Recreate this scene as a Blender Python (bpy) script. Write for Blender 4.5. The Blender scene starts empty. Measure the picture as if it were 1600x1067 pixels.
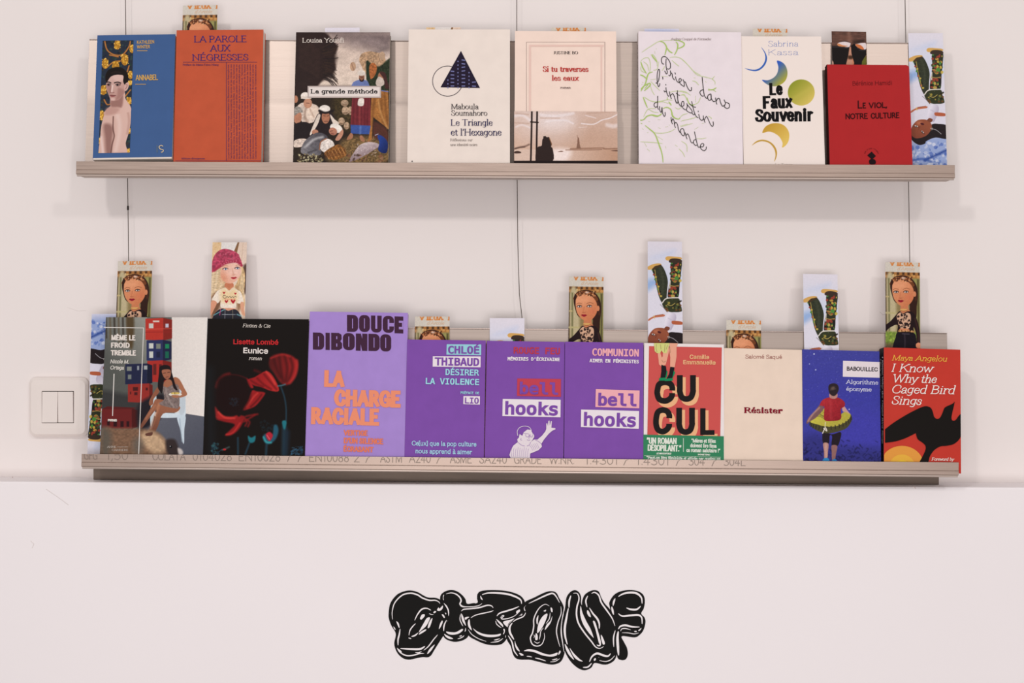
import bpy, math, random
import numpy as np
from mathutils import Matrix, Vector

# ------------------------------------------------------------------ camera, light, exposure
SC = bpy.context.scene
COL = SC.collection
ZC, D0, FPX = 1.42, 1.90, 2100.0          # eye height, camera to upper wall, focal length in px
cd = bpy.data.cameras.new('camera'); cd.sensor_width = 36.0; cd.lens = FPX / 1600 * 36.0
cam = bpy.data.objects.new('camera', cd); COL.objects.link(cam)
cam.location = (0, -D0, ZC); cam.rotation_euler = (math.pi / 2, 0, 0)
cd.clip_start = 0.05
SC.camera = cam
SC.view_settings.view_transform = 'Standard'; SC.view_settings.look = 'None'
SC.view_settings.gamma = 1.0; SC.view_settings.use_curve_mapping = False
SC.view_settings.exposure = -0.11
wd = bpy.data.worlds.new('world'); SC.world = wd; wd.use_nodes = True
wd.node_tree.nodes['Background'].inputs[0].default_value = (1.0, 0.965, 0.955, 1)
wd.node_tree.nodes['Background'].inputs[1].default_value = 0.56
def area(name, loc, target, size, power, col, sy=None):
    l = bpy.data.lights.new(name, 'AREA'); l.energy = power; l.color = col; l.size = size
    if sy: l.shape = 'RECTANGLE'; l.size_y = sy
    o = bpy.data.objects.new(name, l); COL.objects.link(o); o.location = loc
    o.rotation_euler = (Vector(target) - Vector(loc)).to_track_quat('-Z', 'Y').to_euler()
    return o
area('ceiling_light', (-1.05, -2.7, 2.98), (0.1, 0, ZC - .2), .20, 16, (1.0, .97, .95))
area('ceiling_light', (1.2, -2.7, 2.98), (0.0, 0, ZC - .2), .20, 11.5, (1.0, .965, .945))
area('fill_light', (0.1, -3.2, .95), (0, 0, ZC - .4), 1.7, 36, (1.0, .97, .975), .9)  # unseen soft fill, added to brighten the lower wall and the shelf shadow

# ------------------------------------------------------------------ helpers
CX, CY = 800.0, 533.5
def P(px, py, Y):
    k = (Y + D0) / FPX
    return Vector(((px - CX) * k, Y, ZC - (py - CY) * k))
def s2l(c):
    c = c / 255.0
    return c / 12.92 if c <= .04045 else ((c + .055) / 1.055) ** 2.4
def lin(rgb): return tuple(s2l(c) for c in rgb) + (1,)
MATS = {}
def mat(name, rgb, rough=.5, metal=0, spec=.3, noise=0, scale=60, bump=0, stretch=None, rvar=0, aniso=0):
    if name in MATS: return MATS[name]
    m = bpy.data.materials.new(name); m.use_nodes = True; nt = m.node_tree
    b = nt.nodes['Principled BSDF']; b.inputs['Base Color'].default_value = lin(rgb)
    b.inputs['Roughness'].default_value = rough; b.inputs['Metallic'].default_value = metal
    b.inputs['Specular IOR Level'].default_value = spec
    if aniso: b.inputs['Anisotropic'].default_value = aniso
    if noise or bump or rvar:
        tc = nt.nodes.new('ShaderNodeTexCoord'); mp = nt.nodes.new('ShaderNodeMapping')
        nt.links.new(tc.outputs['Object'], mp.inputs[0])
        if stretch: mp.inputs['Scale'].default_value = stretch
        n = nt.nodes.new('ShaderNodeTexNoise'); n.inputs['Scale'].default_value = scale
        n.inputs['Detail'].default_value = 6
        nt.links.new(mp.outputs[0], n.inputs['Vector'])
        if noise:
            r = nt.nodes.new('ShaderNodeMapRange')
            r.inputs[1].default_value = .3; r.inputs[2].default_value = .7
            r.inputs[3].default_value = 1 - noise; r.inputs[4].default_value = 1 + noise
            nt.links.new(n.outputs[0], r.inputs[0])
            mx = nt.nodes.new('ShaderNodeVectorMath'); mx.operation = 'SCALE'
            mx.inputs[0].default_value = lin(rgb)[:3]
            nt.links.new(r.outputs[0], mx.inputs['Scale'])
            nt.links.new(mx.outputs[0], b.inputs['Base Color'])
        if rvar:
            r2 = nt.nodes.new('ShaderNodeMapRange'); r2.inputs[3].default_value = rough - rvar; r2.inputs[4].default_value = rough + rvar
            nt.links.new(n.outputs[0], r2.inputs[0]); nt.links.new(r2.outputs[0], b.inputs['Roughness'])
        if bump:
            bp = nt.nodes.new('ShaderNodeBump'); bp.inputs['Strength'].default_value = bump; bp.inputs['Distance'].default_value = .001
            nt.links.new(n.outputs[0], bp.inputs['Height']); nt.links.new(bp.outputs[0], b.inputs['Normal'])
    MATS[name] = m; return m
def ink(rgb, rough=.5):
    return mat('ink_%d_%d_%d' % tuple(int(c) for c in rgb), rgb, rough, spec=.06)
def picture_mat():
    if 'printed_picture' in MATS: return MATS['printed_picture']
    m = bpy.data.materials.new('printed_picture'); m.use_nodes = True; nt = m.node_tree
    a = nt.nodes.new('ShaderNodeVertexColor'); a.layer_name = 'Col'
    b = nt.nodes['Principled BSDF']; nt.links.new(a.outputs[0], b.inputs['Base Color'])
    b.inputs['Roughness'].default_value = .4; b.inputs['Specular IOR Level'].default_value = .07
    MATS['printed_picture'] = m; return m

def link(o, parent=None):
    COL.objects.link(o)
    if parent is not None: o.parent = parent
    return o
def tag(o, label=None, cat=None, group=None, kind=None):
    if label: o['label'] = label
    if cat: o['category'] = cat
    if group: o['group'] = group
    if kind: o['kind'] = kind
    return o
def mesh_obj(name, verts, faces, m, parent=None, smooth=False):
    me = bpy.data.meshes.new(name); me.from_pydata([tuple(v) for v in verts], [], faces); me.update()
    if m: me.materials.append(m)
    if smooth:
        me.polygons.foreach_set('use_smooth', [True] * len(me.polygons))
    return link(bpy.data.objects.new(name, me), parent)
def empty(name, M):
    o = bpy.data.objects.new(name, None); o.empty_display_size = .02; COL.objects.link(o); o.matrix_world = M; return o
class MB:
    def __init__(s): s.v = []; s.f = []
    def box(s, x0, x1, y0, y1, z0, z1):
        n = len(s.v)
        s.v += [(x0, y0, z0), (x1, y0, z0), (x1, y1, z0), (x0, y1, z0), (x0, y0, z1), (x1, y0, z1), (x1, y1, z1), (x0, y1, z1)]
        s.f += [tuple(n + i for i in q) for q in ((0, 3, 2, 1), (4, 5, 6, 7), (0, 1, 5, 4), (1, 2, 6, 5), (2, 3, 7, 6), (3, 0, 4, 7))]
    def prism(s, prof, x0, x1):            # profile in (y,z), extruded along x
        n = len(s.v); k = len(prof)
        s.v += [(x0, y, z) for y, z in prof] + [(x1, y, z) for y, z in prof]
        s.f += [(n + i, n + (i + 1) % k, n + k + (i + 1) % k, n + k + i) for i in range(k)]
        s.f += [tuple(n + i for i in range(k))[::-1], tuple(n + k + i for i in range(k))]
    def slab(s, prof, y0, y1):             # outline in (x,z), extruded along y
        n = len(s.v); k = len(prof)
        s.v += [(x, y0, z) for x, z in prof] + [(x, y1, z) for x, z in prof]
        s.f += [(n + i, n + (i + 1) % k, n + k + (i + 1) % k, n + k + i) for i in range(k)]
        s.f += [tuple(n + i for i in range(k))[::-1], tuple(n + k + i for i in range(k))]
    def tube(s, pts, r, seg=8):
        n0 = len(s.v); pts = [Vector(p) for p in pts]
        for i, p in enumerate(pts):
            d = (pts[min(i + 1, len(pts) - 1)] - pts[max(i - 1, 0)]).normalized()
            a = d.orthogonal().normalized() if i == 0 else (a - d * a.dot(d)).normalized()
            b = d.cross(a)
            for j in range(seg):
                t = 2 * math.pi * j / seg
                s.v.append(tuple(p + a * r * math.cos(t) + b * r * math.sin(t)))
        for i in range(len(pts) - 1):
            for j in range(seg):
                s.f.append((n0 + i * seg + j, n0 + i * seg + (j + 1) % seg, n0 + (i + 1) * seg + (j + 1) % seg, n0 + (i + 1) * seg + j))
        s.f.append(tuple(n0 + j for j in range(seg))[::-1]); s.f.append(tuple(n0 + (len(pts) - 1) * seg + j for j in range(seg)))
    def obj(s, name, m, parent=None, smooth=False, bevel=0, seg=2):
        o = mesh_obj(name, s.v, s.f, m, parent, smooth)
        if bevel:
            md = o.modifiers.new('bevel', 'BEVEL'); md.width = bevel; md.segments = seg; md.limit_method = 'ANGLE'; md.angle_limit = .6
        return o
def rrect(x0, x1, z0, z1, r, n=6):
    out = []
    for cx, cz, a0 in ((x1 - r, z1 - r, 0), (x0 + r, z1 - r, 90), (x0 + r, z0 + r, 180), (x1 - r, z0 + r, 270)):
        for i in range(n + 1):
            a = math.radians(a0 + 90 * i / n); out.append((cx + r * math.cos(a), cz + r * math.sin(a)))
    return out
def crom(pts, closed=False, n=6):
    p = np.array(pts, float); k = len(p); out = []
    for i in range(k if closed else k - 1):
        if closed: a, b, c, d = p[(i - 1) % k], p[i], p[(i + 1) % k], p[(i + 2) % k]
        else: a, b, c, d = p[max(i - 1, 0)], p[i], p[i + 1], p[min(i + 2, k - 1)]
        for j in range(n):
            t = j / n
            out.append(.5 * ((2 * b) + (c - a) * t + (2 * a - 5 * b + 4 * c - d) * t * t + (3 * b - a - 3 * c + d) * t ** 3))
    if not closed: out.append(p[-1])
    return np.array(out)

# ------------------------------------------------------------------ stroke lettering
GL = {}
def G(ch, adv, *st): GL[ch] = (adv, st)
G('A', .92, '.-s .46,1 .08,0', '.-s .46,1 .84,0', '.-- .22,.34 .70,.34')
G('B', .78, '.ll .14,1 .14,0', '~-- .14,1 .3,1 .45,.99 .6,.87 .6,.66 .45,.54 .3,.53 .14,.53', '~-- .14,.53 .3,.53 .5,.52 .68,.4 .68,.14 .5,.01 .3,0 .14,0')
G('C', .86, '~v- .76,.72 .7,.91 .48,1 .22,.9 .07,.5 .22,.1 .5,0 .72,.09 .8,.27')
G('D', .92, '.ll .14,1 .14,0', '~-- .14,1 .3,1 .5,.98 .76,.82 .83,.5 .76,.18 .5,.02 .3,0 .14,0')
G('E', .76, '.ll .14,1 .14,0', '.-d .14,1 .64,1', '.-v .14,.52 .54,.52', '.-u .14,0 .68,0')
G('F', .72, '.ls .14,1 .14,0', '.-d .14,1 .64,1', '.-v .14,.5 .5,.5')
G('G', .92, '~v- .78,.74 .7,.92 .5,1 .22,.9 .07,.5 .22,.1 .5,0 .7,.05 .8,.14', '.s- .8,.43 .8,.05', '.-- .55,.43 .8,.43')
G('H', .98, '.ss .16,1 .16,0', '.ss .82,1 .82,0', '.-- .16,.53 .82,.53')
G('I', .42, '.ss .21,1 .21,0')
G('J', .5, '~s- .32,1 .32,.5 .32,.2 .26,-.0 .14,-.08 .04,-.02')
G('K', .88, '.ss .14,1 .14,0', '.s- .74,1 .16,.42', '.-s .34,.6 .78,0')
G('L', .72, '.sl .14,1 .14,0', '.-u .14,0 .64,0')
G('M', 1.12, '.ls .16,1 .14,0', '.-- .16,1 .56,.05', '.-- .56,.05 .96,1', '.rs .96,1 .98,0')
G('N', .98, '.ls .15,1 .15,0', '.-- .15,1 .83,0', '.s- .83,1 .83,0')
G('O', .98, '@-- .49,.5 .42,.5')
G('P', .74, '.ls .14,1 .14,0', '~-- .14,1 .3,1 .48,.98 .64,.86 .64,.6 .48,.47 .3,.46 .14,.46')
G('Q', .98, '@-- .49,.5 .42,.5', '.-- .5,.2 .85,-.12')
G('R', .84, '.ls .14,1 .14,0', '~-- .14,1 .3,1 .48,.98 .62,.88 .62,.62 .48,.5 .3,.49 .14,.49', '.-s .42,.5 .76,0')
G('S', .64, '~vv .56,.78 .5,.94 .32,1 .14,.93 .09,.76 .2,.61 .42,.46 .56,.32 .56,.14 .42,.01 .25,0 .1,.08 .06,.25')
G('T', .84, '.-s .42,1 .42,0', '.dd .06,1 .78,1')
G('U', .94, '~s- .16,1 .16,.6 .16,.3 .26,.06 .48,0 .7,.06 .8,.3 .8,.5', '.s- .8,1 .8,.3')
G('V', .9, '.s- .08,1 .45,0', '.s- .83,1 .45,0')
G('W', 1.3, '.s- .08,1 .38,0', '.-- .65,1 .38,0', '.-- .65,1 .92,0', '.s- 1.22,1 .92,0')
G('X', .86, '.ss .1,1 .76,0', '.ss .74,1 .1,0')
G('Y', .86, '.s- .08,1 .43,.46', '.s- .78,1 .43,.46', '.-s .43,.48 .43,0')
G('Z', .8, '.d- .1,1 .7,1', '.-- .7,1 .08,0', '.-u .08,0 .72,0')
X = .66
G('a', .56, '~b- .11,.5 .18,.62 .3,.66 .41,.6 .44,.46 .44,.3 .44,.12 .48,.02 .55,.02', '~-- .44,.38 .22,.33 .08,.18 .12,.03 .24,0 .36,.05 .44,.16')
G('b', .64, '.l- .14,1.05 .14,.02', '~-- .14,.48 .24,.62 .36,.66 .52,.57 .58,.33 .52,.08 .36,0 .22,.03 .14,.14')
G('c', .54, '~b- .46,.52 .39,.63 .29,.66 .14,.57 .07,.33 .14,.09 .29,0 .42,.05 .49,.17')
G('d', .66, '.lr .5,1.05 .5,0', '~-- .5,.48 .42,.62 .3,.66 .13,.57 .07,.33 .13,.09 .28,0 .42,.05 .5,.16')
G('e', .56, '.-- .08,.36 .48,.36', '~-- .48,.36 .45,.57 .29,.66 .14,.57 .07,.33 .14,.09 .29,0 .42,.05 .49,.16')
G('f', .4, '~b- .42,.98 .33,1.05 .23,1.0 .18,.85 .18,.4', '.-s .18,.6 .18,0', '.-- .04,.64 .36,.64')
G('g', .6, '~-- .48,.48 .4,.62 .28,.66 .13,.57 .07,.36 .13,.13 .28,.05 .4,.1 .48,.22', '~r- .48,.66 .48,.4 .48,-.02 .42,-.2 .26,-.27 .1,-.2')
G('h', .68, '.ls .14,1.05 .14,0', '~-s .14,.44 .26,.61 .38,.66 .5,.6 .54,.44 .54,.2 .54,0')
G('i', .32, '.ls .16,.66 .16,0', '*-- .16,.9')
G('j', .32, '~l- .18,.66 .18,.2 .17,-.1 .1,-.24 .0,-.24', '*-- .18,.9')
G('k', .62, '.ls .14,1.05 .14,0', '.s- .5,.66 .15,.26', '.-s .27,.38 .56,0')
G('l', .32, '.ls .16,1.05 .16,0')
G('m', 1.0, '.ls .14,.66 .14,0', '~-s .14,.44 .25,.61 .35,.66 .46,.6 .5,.44 .5,.2 .5,0', '~-s .5,.44 .61,.61 .71,.66 .82,.6 .86,.44 .86,.2 .86,0')
G('n', .68, '.ls .14,.66 .14,0', '~-s .14,.44 .26,.61 .38,.66 .5,.6 .54,.44 .54,.2 .54,0')
G('o', .62, '@-- .31,.33 .25,.33')
G('p', .66, '.ls .14,.66 .14,-.28', '~-- .14,.48 .24,.62 .36,.66 .52,.57 .58,.33 .52,.08 .36,0 .22,.03 .14,.14')
G('q', .66, '.-s .5,.66 .5,-.28', '~-- .5,.48 .42,.62 .3,.66 .13,.57 .07,.33 .13,.09 .28,0 .42,.05 .5,.16')
G('r', .48, '.ls .14,.66 .14,0', '~-b .14,.42 .24,.59 .34,.66 .43,.61')
G('s', .5, '~vv .41,.52 .36,.62 .25,.66 .12,.6 .11,.47 .24,.37 .37,.29 .42,.17 .35,.03 .23,0 .12,.04 .07,.17')
G('t', .4, '~-- .18,.86 .18,.5 .18,.16 .24,.01 .38,.06', '.-- .04,.65 .36,.65')
G('u', .68, '~l- .13,.66 .13,.4 .13,.25 .2,.05 .32,0 .44,.05 .52,.2', '.lr .52,.66 .52,0')
G('v', .6, '.s- .06,.66 .3,0', '.s- .55,.66 .3,0')
G('w', .86, '.s- .06,.66 .26,0', '.-- .43,.6 .26,0', '.-- .43,.6 .62,0', '.s- .81,.66 .62,0')
G('x', .6, '.ss .08,.66 .52,0', '.ss .5,.66 .07,0')
G('y', .6, '.s- .06,.66 .32,0', '~s- .56,.66 .32,.02 .22,-.22 .08,-.25')
G('z', .54, '.d- .08,.66 .46,.66', '.-- .46,.66 .07,0', '.-u .07,0 .48,0')
G(' ', .34)
G("'", .2, '.-- .12,1.0 .08,.74'); G(',', .26, '.-- .14,.06 .06,-.16'); G('.', .24, '*-- .12,.05'); G(':', .24, '*-- .12,.05', '*-- .12,.6')
G('-', .4, '.-- .05,.34 .33,.34'); G('/', .5, '.-- .05,-.05 .42,1.05'); G('!', .3, '.-- .15,1 .15,.3', '*-- .15,.05')
G('(', .34, '~-- .28,1.05 .1,.8 .1,.15 .28,-.12'); G(')', .34, '~-- .06,1.05 .24,.8 .24,.15 .06,-.12')
G('[', .3, '.-- .1,1.05 .1,-.1', '.-- .1,1.05 .26,1.05', '.-- .1,-.1 .26,-.1'); G(']', .3, '.-- .2,1.05 .2,-.1', '.-- .04,1.05 .2,1.05', '.-- .04,-.1 .2,-.1')
G('&', .92, '~-- .82,.5 .64,.14 .34,0 .12,.12 .14,.38 .4,.58 .48,.82 .36,1 .24,.86 .32,.6 .82,0')
G('“', .42, '.-- .08,.78 .14,1.02', '.-- .28,.78 .34,1.02'); G('”', .42, '.-- .08,.76 .14,1.0', '.-- .28,.76 .34,1.0')
G('0', .7, '@-- .35,.5 .26,.5'); G('1', .5, '.-- .1,.8 .28,1', '.-- .28,1 .28,0'); G('2', .7, '~-- .1,.8 .2,.97 .4,1 .56,.85 .5,.6 .1,0', '.-- .1,0 .6,0')
G('3', .7, '~-- .1,.88 .3,1 .54,.9 .54,.64 .3,.54 .58,.42 .6,.14 .35,0 .1,.1'); G('4', .7, '.-- .45,0 .45,1', '.-- .45,1 .06,.3', '.-- .06,.3 .62,.3')
G('5', .7, '.-- .55,1 .14,1', '~-- .14,1 .12,.56 .36,.62 .58,.48 .58,.16 .36,0 .1,.08'); G('6', .7, '~-- .56,.92 .36,1 .12,.7 .12,.2 .35,0 .58,.16 .56,.5 .3,.58 .12,.4')
G('7', .7, '.-- .08,1 .6,1', '.-- .6,1 .25,0'); G('8', .7, '@-- .35,.76 .2,.24', '@-- .35,.26 .24,.26'); G('9', .7, '~-- .14,.08 .34,0 .58,.3 .58,.8 .35,1 .12,.84 .14,.5 .4,.42 .58,.6')
ACC = {'é': ('e', 1), 'è': ('e', 2), 'ê': ('e', 3), 'É': ('E', 1), 'Ê': ('E', 3), 'È': ('E', 2), 'à': ('a', 2), 'ô': ('o', 3)}
def strip_poly(pts, ws):
    """quad strip polygons along pts with per point widths"""
    p = np.array(pts, float); k = len(p)
    t = np.zeros_like(p); t[1:-1] = p[2:] - p[:-2]; t[0] = p[1] - p[0]; t[-1] = p[-1] - p[-2]
    t /= np.maximum(np.hypot(t[:, 0], t[:, 1])[:, None], 1e-9)
    n = np.stack([-t[:, 1], t[:, 0]], 1) * (np.array(ws, float)[:, None] / 2)
    a, b = p + n, p - n
    return [[a[i], b[i], b[i + 1], a[i + 1]] for i in range(k - 1)]
def stroke_text(s, width, cap, th=.13, thin=None, serif=0, ital=0, track=0, mono=0, nib=20, slab=None, xs=1.0):
    """polygons of lettering; x 0..width, y up from the baseline; th and thin in units of cap"""
    thin = th if thin is None else thin
    T_, t_ = th * cap, thin * cap
    slab = t_ if slab is None else slab * cap
    pen = 0; items = []; ex = []; up_ = xs; xs = []
    for gi, ch in enumerate(s):
        acc = 0
        if ch in ACC: ch, acc = ACC[ch]
        adv, st = GL.get(ch, GL[' '])
        a = adv
        off = 0
        if mono: off = (mono - adv) / 2; a = mono
        for q in st:
            ty, fa, fb = q[0], q[1], q[2]
            pts = [tuple(float(v) for v in w.split(',')) for w in q[4:].split()]
            items.append((ty, fa, fb, [(x + pen + off if not (ty == '@' and i == 1) else x, y) for i, (x, y) in enumerate(pts)]))
            lo = min(y for x, y in pts[:1] + (pts[1:] if ty != '@' else [])); cl = (0, 1) if ch.isupper() else ((0, 9) if ch.islower() and lo >= -.02 and ch not in 'gjpqy' else (-9, 9))
            if up_ != 1 and ch.islower(): items[-1] = (ty, fa, fb, [(x, (y * up_ if y <= .67 else .66 * up_ + (y - .66) * (1 - .66 * up_) / .34)) if not (ty == '@' and i == 1) else (x, y * up_) for i, (x, y) in enumerate(items[-1][3])])
            ex.append((gi, cl))
            if ty == '@': xs += [pen + off + pts[0][0] - pts[1][0], pen + off + pts[0][0] + pts[1][0]]
            else: xs += [x + pen + off for x, y in pts]
        if acc:
            y0 = 1.16 if ch.isupper() else .84 * up_; m = pen + off + adv * .5
            if acc in (1, 2):
                d = .1 if acc == 1 else -.1
                items.append(('.', '-', '-', [(m - d * .6, y0), (m + d, y0 + .17)]))
            else:
                items += [('.', '-', '-', [(m - .12, y0), (m, y0 + .14)]), ('.', '-', '-', [(m, y0 + .14), (m + .12, y0)])]
        while len(ex) < len(items): ex.append((gi, (-9, 9)))
        pen += a + track
    x0, x1 = min(xs), max(xs)
    gap = max(th - .12, 0) * cap * .62; gap = min(gap, .35 * width / max(len(s) - 1, 1))
    sx = max(width - T_ - gap * (len(s) - 1), .01) / max(x1 - x0, .01)
    sh_ = [0]
    def tr(p): return np.array([(p[0] - x0) * sx + T_ / 2 + sh_[0], t_ / 2 + p[1] * (cap - t_)])
    out = []
    nb = math.radians(nib)
    marks = []
    for (ty, fa, fb, pts), (gi, cl) in zip(items, ex):
        sh_[0] = gi * gap; marks.append((len(out), cl))
        if ty == '*':
            c = tr(pts[0]); r = max(T_ * .56, t_ * .6)
            if pts[0][1] > .8 and th > .15: c[1] = cap * 1.05 - r
            out.append([c + r * np.array([math.cos(a), math.sin(a)]) for a in np.linspace(0, 2 * math.pi, 13)[:-1]]); continue
        if ty == '@':
            (cx, cy), (rx, ry) = pts
            sp = np.array([tr((cx + rx * math.cos(a), cy + ry * math.sin(a))) for a in np.linspace(0, 2 * math.pi, 29)])
        elif ty == '~': sp = crom([tr(p) for p in pts], n=5)
        else:
            sp = np.array([tr(p) for p in pts])
            if len(sp) == 2: sp = np.array([sp[0], (sp[0] + sp[1]) / 2, sp[1]])
        t = np.gradient(sp, axis=0)
        if ty == '@': t[0] = t[-1] = sp[1] - sp[-2]
        ang = np.arctan2(t[:, 1], t[:, 0])
        w = t_ + (T_ - t_) * np.abs(np.sin(ang + nb)) ** 1.3 if thin < th * .95 else np.full(len(sp), T_)
        if thin < th * .95:
            near = np.abs(np.cos(ang)) < .2
            w = np.where(near, T_, w)
        if ty != '@':     # square ends so that strokes meet at corners
            for e, q in ((0, 1), (-1, -2)):
                d = sp[e] - sp[q]; d = d / max(np.hypot(*d), 1e-9); sp[e] = sp[e] + d * t_ / 2
        out += strip_poly(sp, w)
        if serif:
            for e, f in ((0, fa), (-1, fb)):
                c = sp[e]; up = 1 if (sp[e][1] > sp[e - (1 if e == -1 else -1)][1]) else -1
                L = serif * cap; h = slab
                if f in 'slr' and f != '-':
                    la = L if f in 'sl' else 0; lb = L if f in 'sr' else 0
                    hw = w[e] / 2 if abs(math.cos(ang[e])) < .5 else w[e] / 2
                    y0, y1 = (c[1] - h, c[1]) if up > 0 else (c[1], c[1] + h)
                    out.append([np.array(v) for v in ((c[0] - hw - la, y0), (c[0] + hw + lb, y0), (c[0] + hw + lb, y1), (c[0] - hw - la, y1))])
                    # bracket
                    yb = y0 - h * .9 if up > 0 else y1 + h * .9; ye = y0 if up > 0 else y1
                    out.append([np.array(v) for v in ((c[0] - hw - la * .45, ye), (c[0] + hw + lb * .45, ye), (c[0] + hw * .7, yb), (c[0] - hw * .7, yb))])
                elif f in 'vud' and f != '-':
                    hu = L * 1.2 if f in 'vu' else t_ / 2; hd = L * 1.2 if f in 'vd' else t_ / 2
                    out.append([np.array(v) for v in ((c[0] - h, c[1] - hd), (c[0], c[1] - hd), (c[0], c[1] + hu), (c[0] - h, c[1] + hu))])
                elif f == 'b':
                    r = T_ * .55
                    out.append([c + r * np.array([math.cos(a), math.sin(a)]) for a in np.linspace(0, 2 * math.pi, 13)[:-1]])
    marks.append((len(out), None))
    for (m0, cl), (m1, _c) in zip(marks[:-1], marks[1:]):
        for i in range(m0, m1): out[i] = [np.array([p[0], min(max(p[1], cl[0] * cap), cl[1] * cap)]) for p in out[i]]
    if ital: out = [[np.array([p[0] + ital * p[1], p[1]]) for p in q] for q in out]
    return out

FONTS = {}
def get_font(f):
    if f not in FONTS:
        FONTS[f] = None
        try:
            import os
            d = bpy.utils.system_resource('DATAFILES', path='fonts')
            FONTS[f] = bpy.data.fonts.load(os.path.join(d, {'inter': 'Inter.woff2', 'mono': 'DejaVuSansMono.woff2'}[f]))
        except Exception: pass
    return FONTS[f]
def font_polys(s, width, cap, f='inter', bold=0, ital=0):
    def make(t):
        c = bpy.data.curves.new('lettering', 'FONT'); c.body = t; c.resolution_u = 4; c.offset = bold
        fo = get_font(f)
        if fo: c.font = fo
        o = bpy.data.objects.new('lettering', c); COL.objects.link(o)
        me = bpy.data.meshes.new_from_object(o.evaluated_get(bpy.context.evaluated_depsgraph_get()))
        v = np.array([x.co[:2] for x in me.vertices]); fc = [tuple(p.vertices) for p in me.polygons]
        bpy.data.objects.remove(o); bpy.data.meshes.remove(me); bpy.data.curves.remove(c)
        return v, fc
    vH, _ = make('H'); v, fc = make(s)
    h = vH[:, 1].max() - vH[:, 1].min(); b = vH[:, 1].min()
    x0, x1 = v[:, 0].min(), v[:, 0].max()
    v = np.stack([(v[:, 0] - x0) / (x1 - x0) * width, (v[:, 1] - b) / h * cap], 1)
    if ital: v[:, 0] += ital * v[:, 1]
    return v, fc

# ------------------------------------------------------------------ upright sheets: covers and cards
class Sheet:
    """a leaning rectangular face; art measured on it is converted to its own metres (x right, z up)"""
    def __init__(s, M, w, h): s.M = M; s.w = w; s.h = h; s.Mi = np.array(M.inverted()); s.n = 0
    def loc(s, px, py):
        px = np.asarray(px, float); py = np.asarray(py, float)
        A = s.Mi[:3, :3]; o = s.Mi[:3, :3] @ np.array([0, -D0, ZC]) + s.Mi[:3, 3]
        d = np.stack([(px - CX) / FPX, np.ones_like(px), -(py - CY) / FPX], -1) @ A.T
        t = -o[1] / d[..., 1]
        q = o + d * t[..., None]
        return q[..., 0], q[..., 2]
def fit_sheet(TL, TR, BR, BL, Yb, alpha, zextra):
    """rigid rectangle leaning back by alpha whose seen corners fall on the measured points"""
    n = Vector((0, -math.cos(alpha), math.sin(alpha)))
    Q = P(BL[0], BL[1], Yb)
    def hit(p):
        o = Vector((0, -D0, ZC)); d = Vector(((p[0] - CX) / FPX, 1, -(p[1] - CY) / FPX))
        return o + d * ((Q - o).dot(n) / d.dot(n))
    tl, tr, br, bl = map(hit, (TL, TR, BR, BL))
    up = ((tl - bl).normalized() + (tr - br).normalized()).normalized()
    rt = ((tr - tl) + (br - bl)).normalized()
    e = rt.dot(up) / 2; up, rt = (up - rt * e).normalized(), (rt - up * e).normalized()
    bk = up.cross(rt); bk = -bk if bk.y < 0 else bk
    w = ((tr - tl).length + (br - bl).length) / 2; hv = ((tl - bl).length + (tr - br).length) / 2
    c = (bl + br) / 2 - up * zextra
    M = Matrix.Identity(4)
    for i in range(3): M[i][0] = rt[i]; M[i][1] = bk[i]; M[i][2] = up[i]; M[i][3] = c[i]
    return Sheet(M, w, hv + zextra)
def K(ox, oy, s): return lambda x, y: (ox + np.asarray(x, float) / s, oy + np.asarray(y, float) / s)
KI = lambda x, y: (np.asarray(x, float), np.asarray(y, float))

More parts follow.
